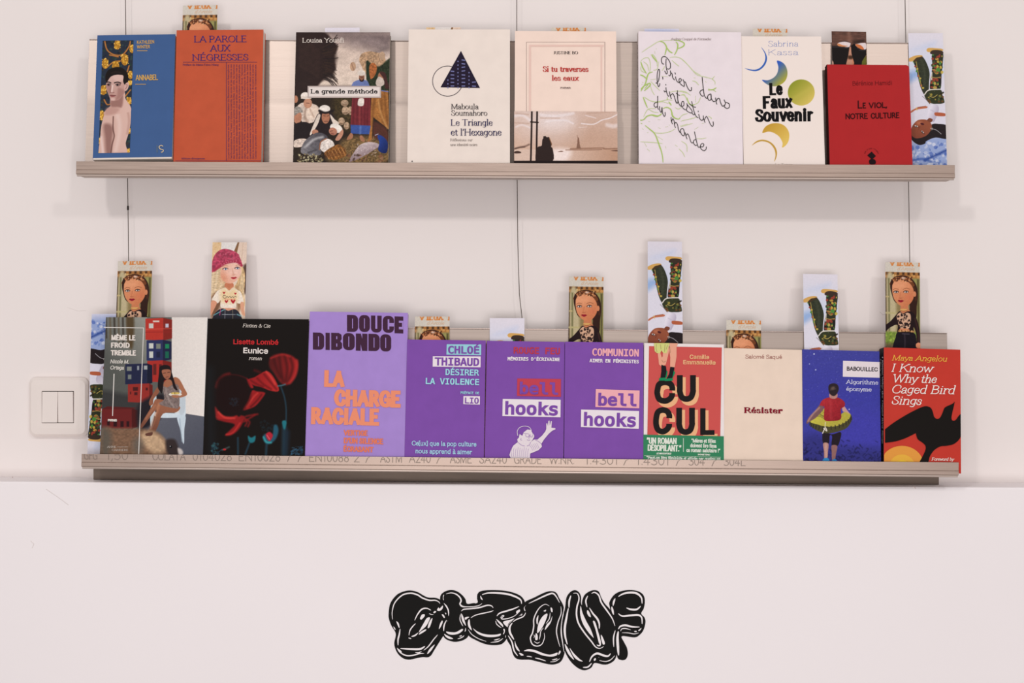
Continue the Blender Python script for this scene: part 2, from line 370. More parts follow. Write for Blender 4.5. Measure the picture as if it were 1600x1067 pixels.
class Flat:
    """flat print of one colour on a sheet"""
    def __init__(s, sheet, k=KI): s.sh = sheet; s.k = k; s.v = []; s.f = []
    def add(s, pts):
        pts = np.array([list(p) for p in pts]); x, z = s.sh.loc(*s.k(pts[:, 0], pts[:, 1]))
        n = len(s.v); s.v += list(zip(x, z)); s.f.append(tuple(range(n, n + len(pts))))
    def text(s, t, x0, y0, x1, y1, cap, style='sans', **kw):
        L = math.hypot(x1 - x0, y1 - y0); u = ((x1 - x0) / L, (y1 - y0) / L); up = (u[1], -u[0])
        if style in ('inter', 'mono'):
            v, fc = font_polys(t, L, cap, style, **kw)
            X_ = x0 + v[:, 0] * u[0] + v[:, 1] * up[0]; Y_ = y0 + v[:, 0] * u[1] + v[:, 1] * up[1]
            x, z = s.sh.loc(*s.k(X_, Y_)); n = len(s.v); s.v += list(zip(x, z)); s.f += [tuple(n + i for i in f) for f in fc]
        else:
            d = dict(sans=dict(th=.13, xs=1.08), serif=dict(th=.13, thin=.05, serif=.09), didone=dict(th=.17, thin=.035, serif=.09),
                     slab=dict(th=.16, thin=.1, serif=.12), tall=dict(th=.2, xs=1.14))[style]; d.update(kw)
            for q in stroke_text(t, L, cap, **d):
                s.add([(x0 + p[0] * u[0] + p[1] * up[0], y0 + p[0] * u[1] + p[1] * up[1]) for p in q])
        return s
    def rect(s, x0, y0, x1, y1, dy=0): s.add([(x0, y0), (x1, y0 + dy), (x1, y1 + dy), (x0, y1)]); return s
    def line(s, pts, w, smooth=True, taper=0):
        p = crom(pts, n=7) if smooth and len(pts) > 2 else np.array(pts, float)
        k = len(p); t = np.linspace(0, 1, k)
        ws = np.full(k, float(w)) if not taper else w * (taper + (1 - taper) * np.sin(math.pi * t) ** .7 + .02)
        for q in strip_poly(p, ws): s.add(q)
        return s
    def blob(s, pts, n=6): s.add(crom(pts, True, n)); return s
    def ell(s, cx, cy, rx, ry, n=28): s.add([(cx + rx * math.cos(a), cy + ry * math.sin(a)) for a in np.linspace(0, 2 * math.pi, n + 1)[:-1]]); return s
    def ring(s, cx, cy, r, w, n=48):
        a = np.linspace(0, 2 * math.pi, n + 1); pts = np.stack([cx + r * np.cos(a), cy + r * np.sin(a)], 1)
        for q in strip_poly(pts, [w] * (n + 1)): s.add(q)
        return s
    def clip(s, zmin=None, zmax=None):
        s.v = [(x, min(max(z, zmin if zmin is not None else z), zmax if zmax is not None else z)) for x, z in s.v]; return s
    def obj(s, name, rgb, parent, label=None, m=None, y=None):
        s.sh.n += 1
        yy = -(.00025 + .00015 * s.sh.n) if y is None else y
        ys = np.full(len(s.v), yy)
        for i, q in enumerate(s.f): ys[list(q)] -= (i % 60) * 2e-6   # overlapping strokes never coincide
        o = mesh_obj(name, [(x, ys[i], z) for i, (x, z) in enumerate(s.v)], s.f, m or ink(rgb), parent)
        if label: o['label'] = label
        return o

def vnoise(h, w, sy, sx, seed):
    r = np.random.RandomState(seed); g = r.rand(int(h / sy) + 3, int(w / sx) + 3)
    y = np.arange(h) / sy; x = np.arange(w) / sx; iy = y.astype(int); ix = x.astype(int)
    fy = (y - iy)[:, None]; fx = (x - ix)[None]; fy = fy * fy * (3 - 2 * fy); fx = fx * fx * (3 - 2 * fx)
    return (g[iy][:, ix] * (1 - fy) * (1 - fx) + g[iy + 1][:, ix] * fy * (1 - fx) + g[iy][:, ix + 1] * (1 - fy) * fx + g[iy + 1][:, ix + 1] * fy * fx)
class Pic:
    """a printed picture: colours per vertex of a fine flat grid on a sheet"""
    def __init__(s, sheet, x0, z0, x1, z1, k, rgb, res=1.5, px=.00088, f=None):
        s.b = (x0, z0, x1, z1); s.W = max(4, int((x1 - x0) / px * res)); s.H = max(4, int((z1 - z0) / px * res)); s.sheet = sheet
        s.c = np.zeros((s.H, s.W, 3)); s.c[:] = rgb; s.k = k; s.f = f; s.seed = 1
        a = s.map([(0, 0), (100, 0)]); s.sc = np.hypot(*(a[1] - a[0])) / 100
    def setk(s, k):
        s.k = k; a = s.map([(0, 0), (100, 0)]); s.sc = np.hypot(*(a[1] - a[0])) / 100
    def map(s, pts):
        pts = np.array([list(p) for p in pts], float)
        if s.f: x, z = s.f(pts[:, 0], pts[:, 1])
        else: x, z = s.sheet.loc(*s.k(pts[:, 0], pts[:, 1]))
        x0, z0, x1, z1 = s.b
        return np.stack([(x - x0) / (x1 - x0) * (s.W - 1), (z1 - z) / (z1 - z0) * (s.H - 1)], 1)
    def _blend(s, sl, al, rgb, g):
        if g is None: c = np.array(rgb, float)
        else:
            p0, p1, rgb2 = g; q = s.map([p0, p1]); d = q[1] - q[0]
            yy, xx = np.mgrid[sl[0], sl[1]]; t = np.clip(((xx - q[0, 0]) * d[0] + (yy - q[0, 1]) * d[1]) / (d @ d), 0, 1)[..., None]
            c = np.array(rgb, float) * (1 - t) + np.array(rgb2, float) * t
        s.c[sl] = s.c[sl] * (1 - al[..., None]) + c * al[..., None]
    def _win(s, p, m):
        x0, y0 = np.floor(p.min(0) - m).astype(int); x1, y1 = np.ceil(p.max(0) + m).astype(int) + 1
        x0, y0 = max(x0, 0), max(y0, 0); x1, y1 = min(x1, s.W), min(y1, s.H)
        if x1 <= x0 or y1 <= y0: return None
        return (slice(y0, y1), slice(x0, x1))
    def _dist(s, p, sl, closed):
        yy, xx = np.mgrid[sl[0], sl[1]]; d2 = np.full(xx.shape, 1e9); ins = np.zeros(xx.shape, bool)
        k = len(p)
        for i in range(k if closed else k - 1):
            a, b = p[i], p[(i + 1) % k]; e = b - a; L = max(e @ e, 1e-9)
            t = np.clip(((xx - a[0]) * e[0] + (yy - a[1]) * e[1]) / L, 0, 1)
            d2 = np.minimum(d2, (xx - a[0] - t * e[0]) ** 2 + (yy - a[1] - t * e[1]) ** 2)
            if closed and a[1] != b[1]:
                ins ^= ((a[1] > yy) != (b[1] > yy)) & (xx < (b[0] - a[0]) * (yy - a[1]) / (b[1] - a[1]) + a[0])
        return np.sqrt(d2), ins
    def poly(s, pts, rgb, soft=1.0, a=1, sm=True, g=None, tex=0, ts=(3, 3)):
        p = s.map(pts); p = crom(p, True, 4) if sm else p
        sl = s._win(p, soft + 1)
        if sl is None: return s
        d, ins = s._dist(p, sl, True); al = np.clip(np.where(ins, d, -d) / soft + .5, 0, 1) * a
        s._blend(sl, al, rgb, g)
        if tex:
            s.seed += 1; n = vnoise(s.H, s.W, ts[1], ts[0], s.seed)[sl] - .5
            s.c[sl] *= (1 + tex * 2 * n * al)[..., None]
        return s
    def rect(s, x0, y0, x1, y1, rgb, **k): return s.poly([(x0, y0), (x1, y0), (x1, y1), (x0, y1)], rgb, sm=False, **k)
    def ell(s, cx, cy, rx, ry, rgb, rot=0, **k):
        c, q = math.cos(math.radians(rot)), math.sin(math.radians(rot))
        pts = [(cx + rx * math.cos(t) * c - ry * math.sin(t) * q, cy + rx * math.cos(t) * q + ry * math.sin(t) * c) for t in np.linspace(0, 2 * math.pi, 17 if max(rx, ry) < 50 else 41)[:-1]]
        return s.poly(pts, rgb, sm=False, **k)
    def line(s, pts, w, rgb, soft=1.0, a=1, sm=True, g=None):
        p = s.map(pts); p = crom(p, False, 4) if sm and len(pts) > 2 else p; w = w * s.sc
        sl = s._win(p, w + soft + 1)
        if sl is None: return s
        d, _ = s._dist(p, sl, False); s._blend(sl, np.clip((w / 2 - d) / soft + .5, 0, 1) * a, rgb, g); return s
    def speck(s, n, box, size, cols, seed=0, a=1):
        r = random.Random(seed)
        for i in range(n):
            x, y = r.uniform(box[0], box[2]), r.uniform(box[1], box[3]); z = size * r.uniform(.5, 1.3)
            s.ell(x, y, z, z * r.uniform(.5, 1), r.choice(cols), rot=r.uniform(0, 180), a=a)
        return s
    def noise(s, amp, sx, sy):
        s.seed += 1; s.c *= (1 + amp * 2 * (vnoise(s.H, s.W, sy, sx, s.seed) - .5))[..., None]; return s
    def mesh(s, y):
        x0, z0, x1, z1 = s.b; W, H = s.W, s.H
        X_, Z_ = np.meshgrid(np.linspace(x0, x1, W), np.linspace(z1, z0, H))
        v = np.stack([X_, np.full_like(X_, y), Z_], -1).reshape(-1, 3)
        i = np.arange(W * H).reshape(H, W); q = np.stack([i[1:, :-1], i[1:, 1:], i[:-1, 1:], i[:-1, :-1]], -1).reshape(-1, 4)
        me = bpy.data.meshes.new('printed_picture'); me.vertices.add(len(v)); me.vertices.foreach_set('co', v.ravel())
        me.loops.add(q.size); me.loops.foreach_set('vertex_index', q.ravel().astype('i'))
        me.polygons.add(len(q)); me.polygons.foreach_set('loop_start', np.arange(0, q.size, 4, dtype='i'))
        me.update(calc_edges=True)
        at = me.color_attributes.new('Col', 'BYTE_COLOR', 'POINT')
        c = np.ones((W * H, 4), 'f'); c[:, :3] = np.clip(s.c, 0, 255).reshape(-1, 3) / 255
        at.data.foreach_set('color_srgb', c.ravel())
        me.materials.append(picture_mat()); return me
    def obj(s, name, parent, label=None, y=None):
        s.sheet.n += 1; yy = -(.00025 + .00015 * s.sheet.n) if y is None else y
        o = link(bpy.data.objects.new(name, s.mesh(yy)), parent)
        if label: o['label'] = label
        return o

# ------------------------------------------------------------------ the setting
M_WALL = mat('wall_paint', (236, 227, 224), .75, spec=.2, noise=.012, scale=3, bump=.12)
M_WALL2 = mat('lower_wall_paint', (241, 234, 235), .7, spec=.2, noise=.01, scale=3, bump=.1)
M_STEEL = mat('brushed_steel', (176, 161, 152), .40, metal=.92, noise=.05, scale=10, bump=.03, stretch=(.8, 30, 60), rvar=.04, aniso=.4)
M_LIP = mat('folded_steel', (166, 147, 136), .45, metal=.85, noise=.09, scale=10, bump=.10, stretch=(2, 30, 60), rvar=.06)
M_DARK = mat('tray_shade_brown', (112, 98, 88), .55, metal=.4, noise=.2, scale=8, stretch=(1, 5, 12))  # shade below the lower tray, put into a dark brown
M_WIRE = mat('steel_wire', (92, 82, 76), .4, metal=.6)
M_WHITE = mat('switch_plastic', (233, 222, 216), .3, spec=.45)
M_GAP = mat('switch_gap', (60, 48, 42), .7)
M_PAGES = mat('page_edges', (226, 214, 202), .8, noise=.10, scale=30, stretch=(1, 60, 1))
M_CARDSTOCK = mat('card_stock', (232, 226, 224), .5)
YL, YPB, YPT, YLEDGE = -.092, -.063, -.044, -.06
def ledge_z(x):                             # top of the projecting lower wall
    a, b = P(0, 752, YLEDGE), P(1600, 761.5, YLEDGE); return a.z + (x - a.x) / (b.x - a.x) * (b.z - a.z)
W = 1.9
wb = MB(); wb.box(-W, W, 0, .12, 0, 3.0)
tag(wb.obj('wall_back', M_WALL), kind='structure')
lw = MB(); r = .0025
prof = [(YLEDGE, 0), (YLEDGE, -r), (YLEDGE + r * .3, -r * .3), (YLEDGE + r, 0), (0, 0), (0, 0)]
n = 0; vs = []; fs = []
for x in (-W, W):
    z = ledge_z(x); vs += [(x, YLEDGE, 0), (x, YLEDGE, z - r), (x, YLEDGE + r * .3, z - r * .3), (x, YLEDGE + r, z), (x, -.0002, z), (x, -.0002, 0)]
fs = [(i, i + 1, i + 7, i + 6) for i in range(5)] + [(5, 0, 6, 11), (5, 4, 3, 2, 1, 0), (6, 7, 8, 9, 10, 11)]
tag(mesh_obj('wall_lower', vs, fs, M_WALL2), kind='structure')
fl = MB(); fl.box(-W, W, -3.4, .12, -.05, 0)
tag(fl.obj('floor', mat('floor_concrete', (150, 142, 138), .6, noise=.1, scale=5)), kind='structure')

# little knocks and scuffs in the paint
def scuff(pts, w, Y, rgb, label):
    b = MB(); k = [P(x, y, Y - .0001) for x, y in pts]
    b.tube(k, w * .00044, 6)
    o = b.obj('scuff_mark', mat('scuff_%d' % rgb[0], rgb, .8)); tag(o, label, 'scuff'); return o
scuff([(72, 764), (88, 775), (98, 782), (107, 789)], .8, YLEDGE, (212, 202, 198), 'long faint slanting scratch on the lower wall below the left shelf end')
scuff([(48, 845), (53, 850), (50, 856)], 1.0, YLEDGE, (224, 215, 212), 'short grey scuff on the lower wall at the far left')
scuff([(1427, 760), (1431, 763)], 1.6, YLEDGE, (214, 200, 196), 'tiny paint chip on the ledge below the right shelf end')
scuff([(105, 480), (122, 486), (135, 485)], .6, 0, (224, 214, 211), 'faint horizontal scuff on the wall above the light switch')
scuff([(19, 745), (20, 746)], 1.8, -.02, (196, 176, 172), 'tiny dark chip on the ledge at the far left')
scuff([(1375, 487), (1380, 492), (1384, 490)], .9, 0, (216, 206, 202), 'small scuff on the wall left of the rightmost tall bookmark')

# hanging wires
def wire(pts, label, clip):
    Y = -.018
    root = empty('hanging_wire', Matrix.Translation(P(pts[-1][0], pts[-1][1], Y)))
    tag(root, label, 'wire', 'hanging wires')
    o = root.matrix_world.translation
    b = MB(); p = [P(x, y, Y) - o for x, y in pts]; top = P(pts[0][0], pts[0][1], Y); top.z = 2.95; b.tube([top - o] + p, .00055, 8)
    b.obj('strand', M_WIRE, root, smooth=True)
    for x, y in clip:
        c = MB(); q = P(x, y, Y) - o; c.tube([q + Vector((0, 0, .003)), q - Vector((0, 0, .003))], .0014, 8)
        c.obj('crimp', mat('crimp_metal', (52, 44, 42), .4, metal=.5), root)
wire([(196, 0), (198, 160), (200, 326), (201, 420), (202, 516)], 'leftmost thin steel wire hanging past the blue-covered book', [(200, 325)])
wire([(807.5, 0), (807.5, 150), (808, 280), (809, 380), (811.5, 460), (816, 500), (817, 518)], 'middle thin steel wire hanging behind the pink novel', [(805, 76)])
wire([(1414, 0), (1416, 100), (1419.5, 283), (1421.5, 410), (1423, 524)], 'rightmost thin steel wire hanging behind the red book', [(1417, 100)])

# shelves: a leaning back plate, a tray and a folded lip, hung on the wires
def frame(a, b):
    A, B = P(a[0], a[1], YL), P(b[0], b[1], YL); rt = (B - A).normalized(); up = Vector((-rt.z, 0, rt.x)); M = Matrix.Identity(4); c = (A + B) / 2
    for i in range(3): M[i][0] = rt[i]; M[i][1] = (0, 1, 0)[i]; M[i][2] = up[i]; M[i][3] = c[i]
    return M, (B - A).length
LIPH = .0175
SH = {}
def shelf(key, a, b, ptl, label):
    M, L = frame(a, b); root = empty('book_shelf', M); tag(root, label, 'shelf', None)
    h = L / 2
    zt = (M.inverted() @ P(ptl[0], ptl[1], YPT)).z
    lip = MB(); t = .0015
    lip.prism([(0, 0), (t, 0), (t, -LIPH), (.0006, -LIPH), (-.0008, -LIPH + .0008), (-.0008, -.0118), (.0003, -.0115), (.0003, -.0112), (0, -.0109)], -h, h)
    o = lip.obj('lip', M_LIP, root, bevel=.0004)
    hem = MB(); hem.prism([(.0002, -LIPH), (t + .0005, -LIPH), (t + .0005, -LIPH - .0026), (.0010, -LIPH - .0026), (.0002, -LIPH - .0018)], -h + .0008, h - .0008)
    hem.obj('lip_hem', mat('hem_steel', (186, 170, 160), .45, metal=.7), root, bevel=.0003)
    yb, yt = YPB - YL, YPT - YL
    tr = MB(); tr.prism([(t + .0005, -LIPH - .0012), (yb + .0015, -LIPH - .0012), (yb + .0015, -LIPH), (t + .0005, -LIPH)], -h + .002, h - .002)
    tr.obj('tray_floor', M_STEEL, root)
    pl = MB(); pl.prism([(yb, -LIPH), (yb + .0015, -LIPH), (yt + .0015, zt - .001), (yt + .0004, zt), (yt, zt - .0004)], -h + .002, h - .002)
    pl.obj('back_plate', M_STEEL, root)
    fo = MB(); fo.prism([(yt + .0015, zt + .0001), (yt - .0003, zt + .0001), (yt - .0003, zt + .0011), (yt + .0035, zt + .0011), (yt + .0035, zt - .008), (yt + .0025, zt - .008), (yt + .0025, zt + .0001)], -h + .002, h - .002)
    fo.obj('folded_edge', mat('edge_steel', (150, 134, 126), .35, metal=.9), root)
    SH[key] = (M, L, zt, root, Sheet(M, L, .02))
    return root
shelf('u', (119, 252), (1492, 258), (137, 62.5), 'upper narrow brushed steel book shelf with plain front lip')
low = shelf('l', (127.5, 709), (1498, 722.5), (1484, 521.5), 'lower narrow brushed steel book shelf with ink-stamped front lip')
# dark strip on the ledge, added for the shade under the lower shelf
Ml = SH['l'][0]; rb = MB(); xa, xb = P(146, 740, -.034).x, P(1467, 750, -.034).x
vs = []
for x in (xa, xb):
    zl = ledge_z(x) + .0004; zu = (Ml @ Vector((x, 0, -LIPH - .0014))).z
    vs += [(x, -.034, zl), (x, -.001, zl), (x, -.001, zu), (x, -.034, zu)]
ro = mesh_obj('shade_strip', vs, [(0, 1, 2, 3), (7, 6, 5, 4), (0, 4, 5, 1), (1, 5, 6, 2), (2, 6, 7, 3), (3, 7, 4, 0)], M_DARK)
ro.data.transform(Ml.inverted()); ro.parent = low; ro['label'] = 'dark strip standing in for the shade under the tray'
# ink stamping along the lower lip
f = Flat(SH['l'][4])
def lipy(x): return 709 + (x - 127.5) / 1370.5 * 13.5
for t, x0, x1 in (('GFG', 131, 152), ('1,50', 166, 200), ('COLATA', 238, 290), ('0104028', 301, 362), ('EN10028', 373, 438), ('7', 447, 454), ('/', 465, 472),
                  ('EN10088', 483, 545), ('2', 553, 562), ('/', 571, 578), ('ASTM', 594, 628), ('A240', 639, 673), ('/', 682, 689), ('ASME', 703, 737), ('SA240', 749, 792),
                  ('GRADE', 803, 846), ('W.NR.', 858, 897), ('1.4301', 914, 964), ('/', 974, 982), ('1.4301', 994, 1044), ('/', 1056, 1063), ('304', 1076, 1101), ('/', 1112, 1119), ('304L', 1131, 1165)):
    f.text(t, x0, lipy(x0) + 9.0, x1, lipy(x1) + 9.0, 14, 'sans', th=.09)
for i in range(6):
    for j in range(4): f.ell(209 + i * 3.1, lipy(209) + 1.4 + j * 2.4, .55, .6, 6)
f.clip(zmax=-.0004)
f.obj('stamped_lettering', (132, 114, 103), low, 'faint grey ink stamp', mat('stamp_ink', (136, 120, 110), .5, metal=.3), y=-.0002)

# light switch
Ysw = -.010
c0 = P(90.3, 636, Ysw); root = empty('light_switch', Matrix.Translation((c0.x, 0, c0.z)))
tag(root, 'square white plastic double light switch on the wall at the left', 'light switch')
k = (Ysw + D0) / FPX; hw, hh = 46 * k, 46.3 * k
ow = rrect(-hw, hw, -hh, hh, .009); iw = rrect(-25.2 * k, 25.2 * k, -25.2 * k, 25.2 * k, .0008)
vs = []; fs = []; N = len(ow)
rings = [(ow, 0), (ow, -.006), (rrect(-hw + .0035, hw - .0035, -hh + .0035, hh - .0035, .008), -.0092), (rrect(-hw + .012, hw - .012, -hh + .012, hh - .012, .004), Ysw), (iw, Ysw), (iw, -.004)]
for ring, y in rings: vs += [(x, y, z) for x, z in ring]
for j in range(len(rings) - 1): fs += [(j * N + i, j * N + (i + 1) % N, (j + 1) * N + (i + 1) % N, (j + 1) * N + i) for i in range(N)]
mesh_obj('switch_frame', vs, fs, M_WHITE, root, smooth=False)
g = MB(); g.box(-25.2 * k, 25.2 * k, -.004, -.001, -25.2 * k, 25.2 * k); g.obj('recess', M_GAP, root)
for i, (xa, xb, tilt) in enumerate(((-24.6, -.5, .035), (.3, 24.0, -.035))):
    b = MB(); b.box(xa * k, xb * k, -.0065, 0, -24.3 * k, 24.2 * k)
    b.v = [(x, y - (0 if y > -.001 else .0042) + (tilt * z if y < -.001 else 0), z) for x, y, z in b.v]
    b.obj('rocker', M_WHITE, root, bevel=.0005)

# ------------------------------------------------------------------ books
class Book:
    pass
ALLB = []
def book(shelf_key, TL, TR, BR, BL, t, rgb, label, spine=None, perch=False, rough=.5, noise=.03, round_corner=0):
    B = Book(); Ms, L, zt, root_s, _ = SH[shelf_key]
    xm = P((BL[0] + BR[0]) / 2, 0, YL).x
    zl = (Ms @ Vector((xm, 0, 0))).z; zf = zl - LIPH if not perch else zl
    yf = YL + .0034 if not perch else YL + .0004
    zp = (Ms @ Vector((xm, 0, zt))).z
    ztop = zl + ((BL[1] + BR[1]) / 2 - (TL[1] + TR[1]) / 2) * .00088
    def yplate(z): return YPB + (z - (zl - LIPH)) * (YPT - YPB) / (zp - zl + LIPH)
    zc = zp; a = .1
    for _i in range(20): a = math.atan((yplate(zc) - .0036 - yf - t / math.cos(a)) / (zc - zf))
    Yb = yf + (zl - zf) * math.tan(a)
    zb = (P(BL[0], BL[1], Yb).z + P(BR[0], BR[1], Yb).z) / 2
    ze = max((zb - zf) / math.cos(a), 0)
    for _i in range(2):
        sh = fit_sheet(TL, TR, BR, BL, Yb, a, ze)
        low = min((Ms.inverted() @ (sh.M @ Vector((sx_ * sh.w / 2, yy_, 0)))).z for sx_ in (-1, 1) for yy_ in (0, t))
        ze += low - (0 if perch else -LIPH) - .0001
    B.sh = sh; B.t = t; B.a = a; B.Yb = Yb; B.rgb = rgb; B.key = shelf_key
    B.root = empty('paperback_book', sh.M)
    tag(B.root, label, 'book', 'books facing out on the %s shelf' % ('upper' if shelf_key == 'u' else 'lower'))
    w, h = sh.w, sh.h; c = .0004; m = mat('cover_%d_%d_%d' % rgb, rgb, rough, spec=.1, noise=noise, scale=45)
    fr = MB()
    if round_corner:
        rr = round_corner
        out = [(-w / 2, 0), (w / 2, 0)] + [(w / 2 - rr + rr * math.cos(q), h - rr + rr * math.sin(q)) for q in np.linspace(0, math.pi / 2, 6)] + [(-w / 2, h)]
        fr.slab(out, 0, c); fr.slab(out, t - c, t)
    else:
        fr.box(-w / 2, w / 2, 0, c, .0022 if perch else 0, h); fr.box(-w / 2, w / 2, t - c, t, 0, h)
    fr.obj('cover', m, B.root)
    sp = MB(); sp.box(-w / 2 - c, -w / 2, 0, t, 0, h)
    sp.obj('spine', mat('spine_%d_%d_%d' % (spine or rgb), spine or rgb, rough, spec=.1), B.root)
    pg = MB(); q = .0006
    if round_corner:
        rr = round_corner
        pg.slab([(-w / 2, q), (w / 2 - q, q)] + [(w / 2 - rr + (rr - q) * math.cos(v), h - rr + (rr - q) * math.sin(v)) for v in np.linspace(0, math.pi / 2, 6)] + [(-w / 2, h - q)], c, t - c)
    else: pg.box(-w / 2, w / 2 - q, c * .6 if perch else c, t - c, 0 if perch else q, h - q)
    pg.obj('page_block', M_PAGES, B.root)
    ALLB.append(B); return B
def full_pic(B, k, rgb, res=1.4):
    s = B.sh; return Pic(s, -s.w / 2, 0, s.w / 2, s.h, k, rgb, res)
def part_pic(B, k, corners, rgb, res=1.6):
    a = np.array(corners, float); x, z = B.sh.loc(*k(a[:, 0], a[:, 1]))
    x.sort(); z.sort()
    return Pic(B.sh, x[:2].mean(), z[:2].mean(), x[2:].mean(), z[2:].mean(), k, rgb, res)

# ---- 1 blue novel with portrait strip
B = book('u', (154, 55.5), (274, 53), (269.5, 249), (144.5, 251), .014, (62, 92, 140), 'blue paperback with a tall portrait strip, first on the upper shelf', perch=True)
k = K(145, 50, 5.285); GOLD = (214, 168, 84); GD = (214, 160, 60)
p = part_pic(B, k, [(88, 72), (342, 70), (300, 998), (42, 998)], (36, 44, 58), 2.2)
p.speck(420, (40, 70, 345, 1000), 11, [(28, 40, 60), (50, 70, 66), (34, 60, 52), (60, 52, 44), (22, 26, 40)], 1, .8)
for v in ([(100, 80), (120, 150), (180, 190), (250, 185), (300, 120), (310, 80)], [(140, 190), (210, 205)], [(110, 300), (170, 250), (230, 240)], [(270, 530), (310, 480)], [(95, 560), (120, 600), (160, 590)], [(285, 330), (300, 280)]): p.line(v, 12, (150, 92, 44)); p.line(v, 4, (190, 130, 70))
for gx, gy, gr in ((203, 105, 26), (325, 140, 22), (265, 230, 30), (103, 262, 27), (312, 355, 22), (190, 285, 30), (88, 480, 26), (300, 570, 20), (73, 690, 26), (300, 820, 14), (292, 985, 14), (52, 900, 16), (310, 420, 14), (55, 985, 14), (95, 760, 12)):
    p.ell(gx, gy, gr, gr * 1.6, (170, 118, 36)); p.speck(26, (gx - gr, gy - gr * 1.5, gx + gr, gy + gr * 1.3), 6, [(226, 174, 66), (200, 148, 48), (240, 196, 96)], int(gx + gy))
SK = (208, 170, 158)
p.poly([(190, 520), (262, 500), (270, 560), (305, 605), (316, 650), (312, 760), (292, 850), (272, 920), (272, 1010), (66, 1010), (62, 880), (74, 760), (108, 650), (150, 610), (152, 560)], SK, g=((60, 800), (300, 700), (214, 178, 166)))
p.poly([(150, 560), (190, 575), (240, 555), (262, 520), (258, 560), (225, 610), (170, 625), (150, 600)], (150, 108, 100), soft=8)
p.poly([(90, 770), (140, 760), (168, 800), (160, 900), (150, 1005), (110, 1005), (100, 880)], (136, 96, 88), soft=12, a=.85)
p.line([(170, 700), (168, 800), (178, 860), (160, 930), (150, 1000)], 8, (96, 62, 56), soft=3)
p.line([(205, 690), (220, 760), (215, 860), (190, 980)], 26, (226, 198, 188), soft=14, a=.8)
p.line([(290, 660), (300, 740), (285, 840)], 12, (178, 136, 124), soft=8, a=.8); p.line([(110, 660), (160, 640), (200, 640)], 7, (224, 190, 178), soft=6)
p.line([(70, 870), (78, 940), (84, 1000)], 14, (226, 200, 194), soft=8)
p.setk(K(155, 100, 13.333))
p.poly([(240, 740), (380, 760), (520, 560), (540, 700), (600, 800), (660, 900), (640, 1000), (120, 1060), (160, 940), (230, 880)], (208, 168, 156), soft=3, g=((240, 800), (560, 760), (214, 178, 166)))
p.poly([(250, 760), (400, 740), (490, 640), (500, 760), (470, 900), (380, 900), (250, 890)], (146, 104, 96), soft=7, a=.9); p.poly([(150, 920), (300, 900), (420, 940), (330, 1040), (130, 1060)], (176, 132, 122), soft=9, a=.6)
p.poly([(150, 400), (170, 330), (230, 270), (330, 232), (510, 232), (540, 330), (540, 560), (490, 660), (400, 740), (310, 775), (240, 745), (205, 660), (165, 560), (148, 480)], (208, 172, 162), g=((220, 300), (460, 620), (186, 144, 134)))
p.poly([(150, 420), (230, 440), (250, 520), (215, 640), (170, 560)], (160, 116, 108), soft=6, a=.8); p.poly([(400, 500), (520, 560), (480, 670), (400, 735), (330, 760), (380, 650)], (158, 114, 106), soft=8, a=.75); p.poly([(300, 240), (480, 240), (500, 330), (440, 360), (320, 340)], (218, 184, 174), soft=8, a=.8)
p.poly([(545, 400), (590, 378), (622, 410), (612, 480), (580, 545), (535, 560), (520, 490)], (206, 166, 156)); p.line([(560, 430), (585, 440), (572, 490), (548, 520)], 12, (140, 98, 92), soft=2)
p.poly([(130, 330), (135, 230), (190, 130), (300, 75), (430, 68), (520, 110), (590, 190), (610, 280), (600, 370), (560, 400), (530, 432), (500, 360), (506, 250), (430, 228), (330, 232), (240, 270), (170, 370), (145, 370)], (22, 15, 14)); p.line([(260, 190), (350, 170), (450, 185)], 22, (52, 36, 32), soft=6, a=.7)
p.line([(150, 385), (200, 378), (244, 398)], 24, (34, 20, 20), soft=1.2); p.line([(320, 395), (390, 380), (450, 402)], 24, (34, 20, 20), soft=1.2)
p.poly([(165, 420), (205, 405), (245, 430), (230, 460), (180, 460)], (120, 78, 72), soft=2); p.poly([(345, 430), (385, 410), (445, 430), (420, 462), (365, 464)], (120, 78, 72), soft=2)
p.ell(200, 436, 16, 17, (40, 34, 38)); p.ell(382, 438, 20, 18, (40, 34, 38)); p.ell(225, 440, 8, 8, (190, 176, 172)); p.ell(415, 440, 10, 8, (190, 176, 172)); p.ell(356, 442, 8, 8, (180, 164, 160)); p.line([(165, 424), (205, 412), (245, 432)], 9, (30, 18, 20)); p.line([(340, 434), (385, 412), (448, 432)], 9, (30, 18, 20))
p.line([(282, 450), (272, 520), (262, 580)], 26, (232, 204, 196), soft=3); p.line([(242, 470), (232, 540), (240, 590)], 14, (140, 98, 90), soft=4, a=.8); p.line([(236, 598), (270, 604), (310, 594)], 12, (128, 86, 80), soft=3)
p.poly([(218, 648), (262, 640), (285, 645), (350, 658), (310, 684), (265, 692), (232, 672)], (150, 86, 84), soft=2); p.line([(218, 652), (280, 658), (350, 660)], 9, (70, 34, 36)); p.ell(285, 735, 50, 26, (214, 178, 168), soft=6)
p.setk(k)
p.obj('portrait_picture', B.root, 'strip picture of a bare-shouldered dark-haired person before gold grapes')
Flat(B.sh, k).text('KATHLEEN', 366, 100, 508, 95, 28, th=.13).text('WINTER', 365, 138, 474, 136, 28, th=.13).rect(366, 154, 452, 158).obj('author_name', GOLD, B.root)
Flat(B.sh, k).text('ANNABEL', 355, 402, 540, 398, 46, th=.13).rect(352, 431, 440, 435).obj('title', GOLD, B.root)
f = Flat(B.sh, k); f.line([(582, 945), (565, 938), (548, 950), (560, 968), (582, 975), (580, 990), (565, 994)], 6); f.obj('publisher_mark', (222, 196, 150), B.root)
f = Flat(B.sh, k); f.rect(530, 938, 534, 996); f.obj('publisher_line', (120, 128, 110), B.root)

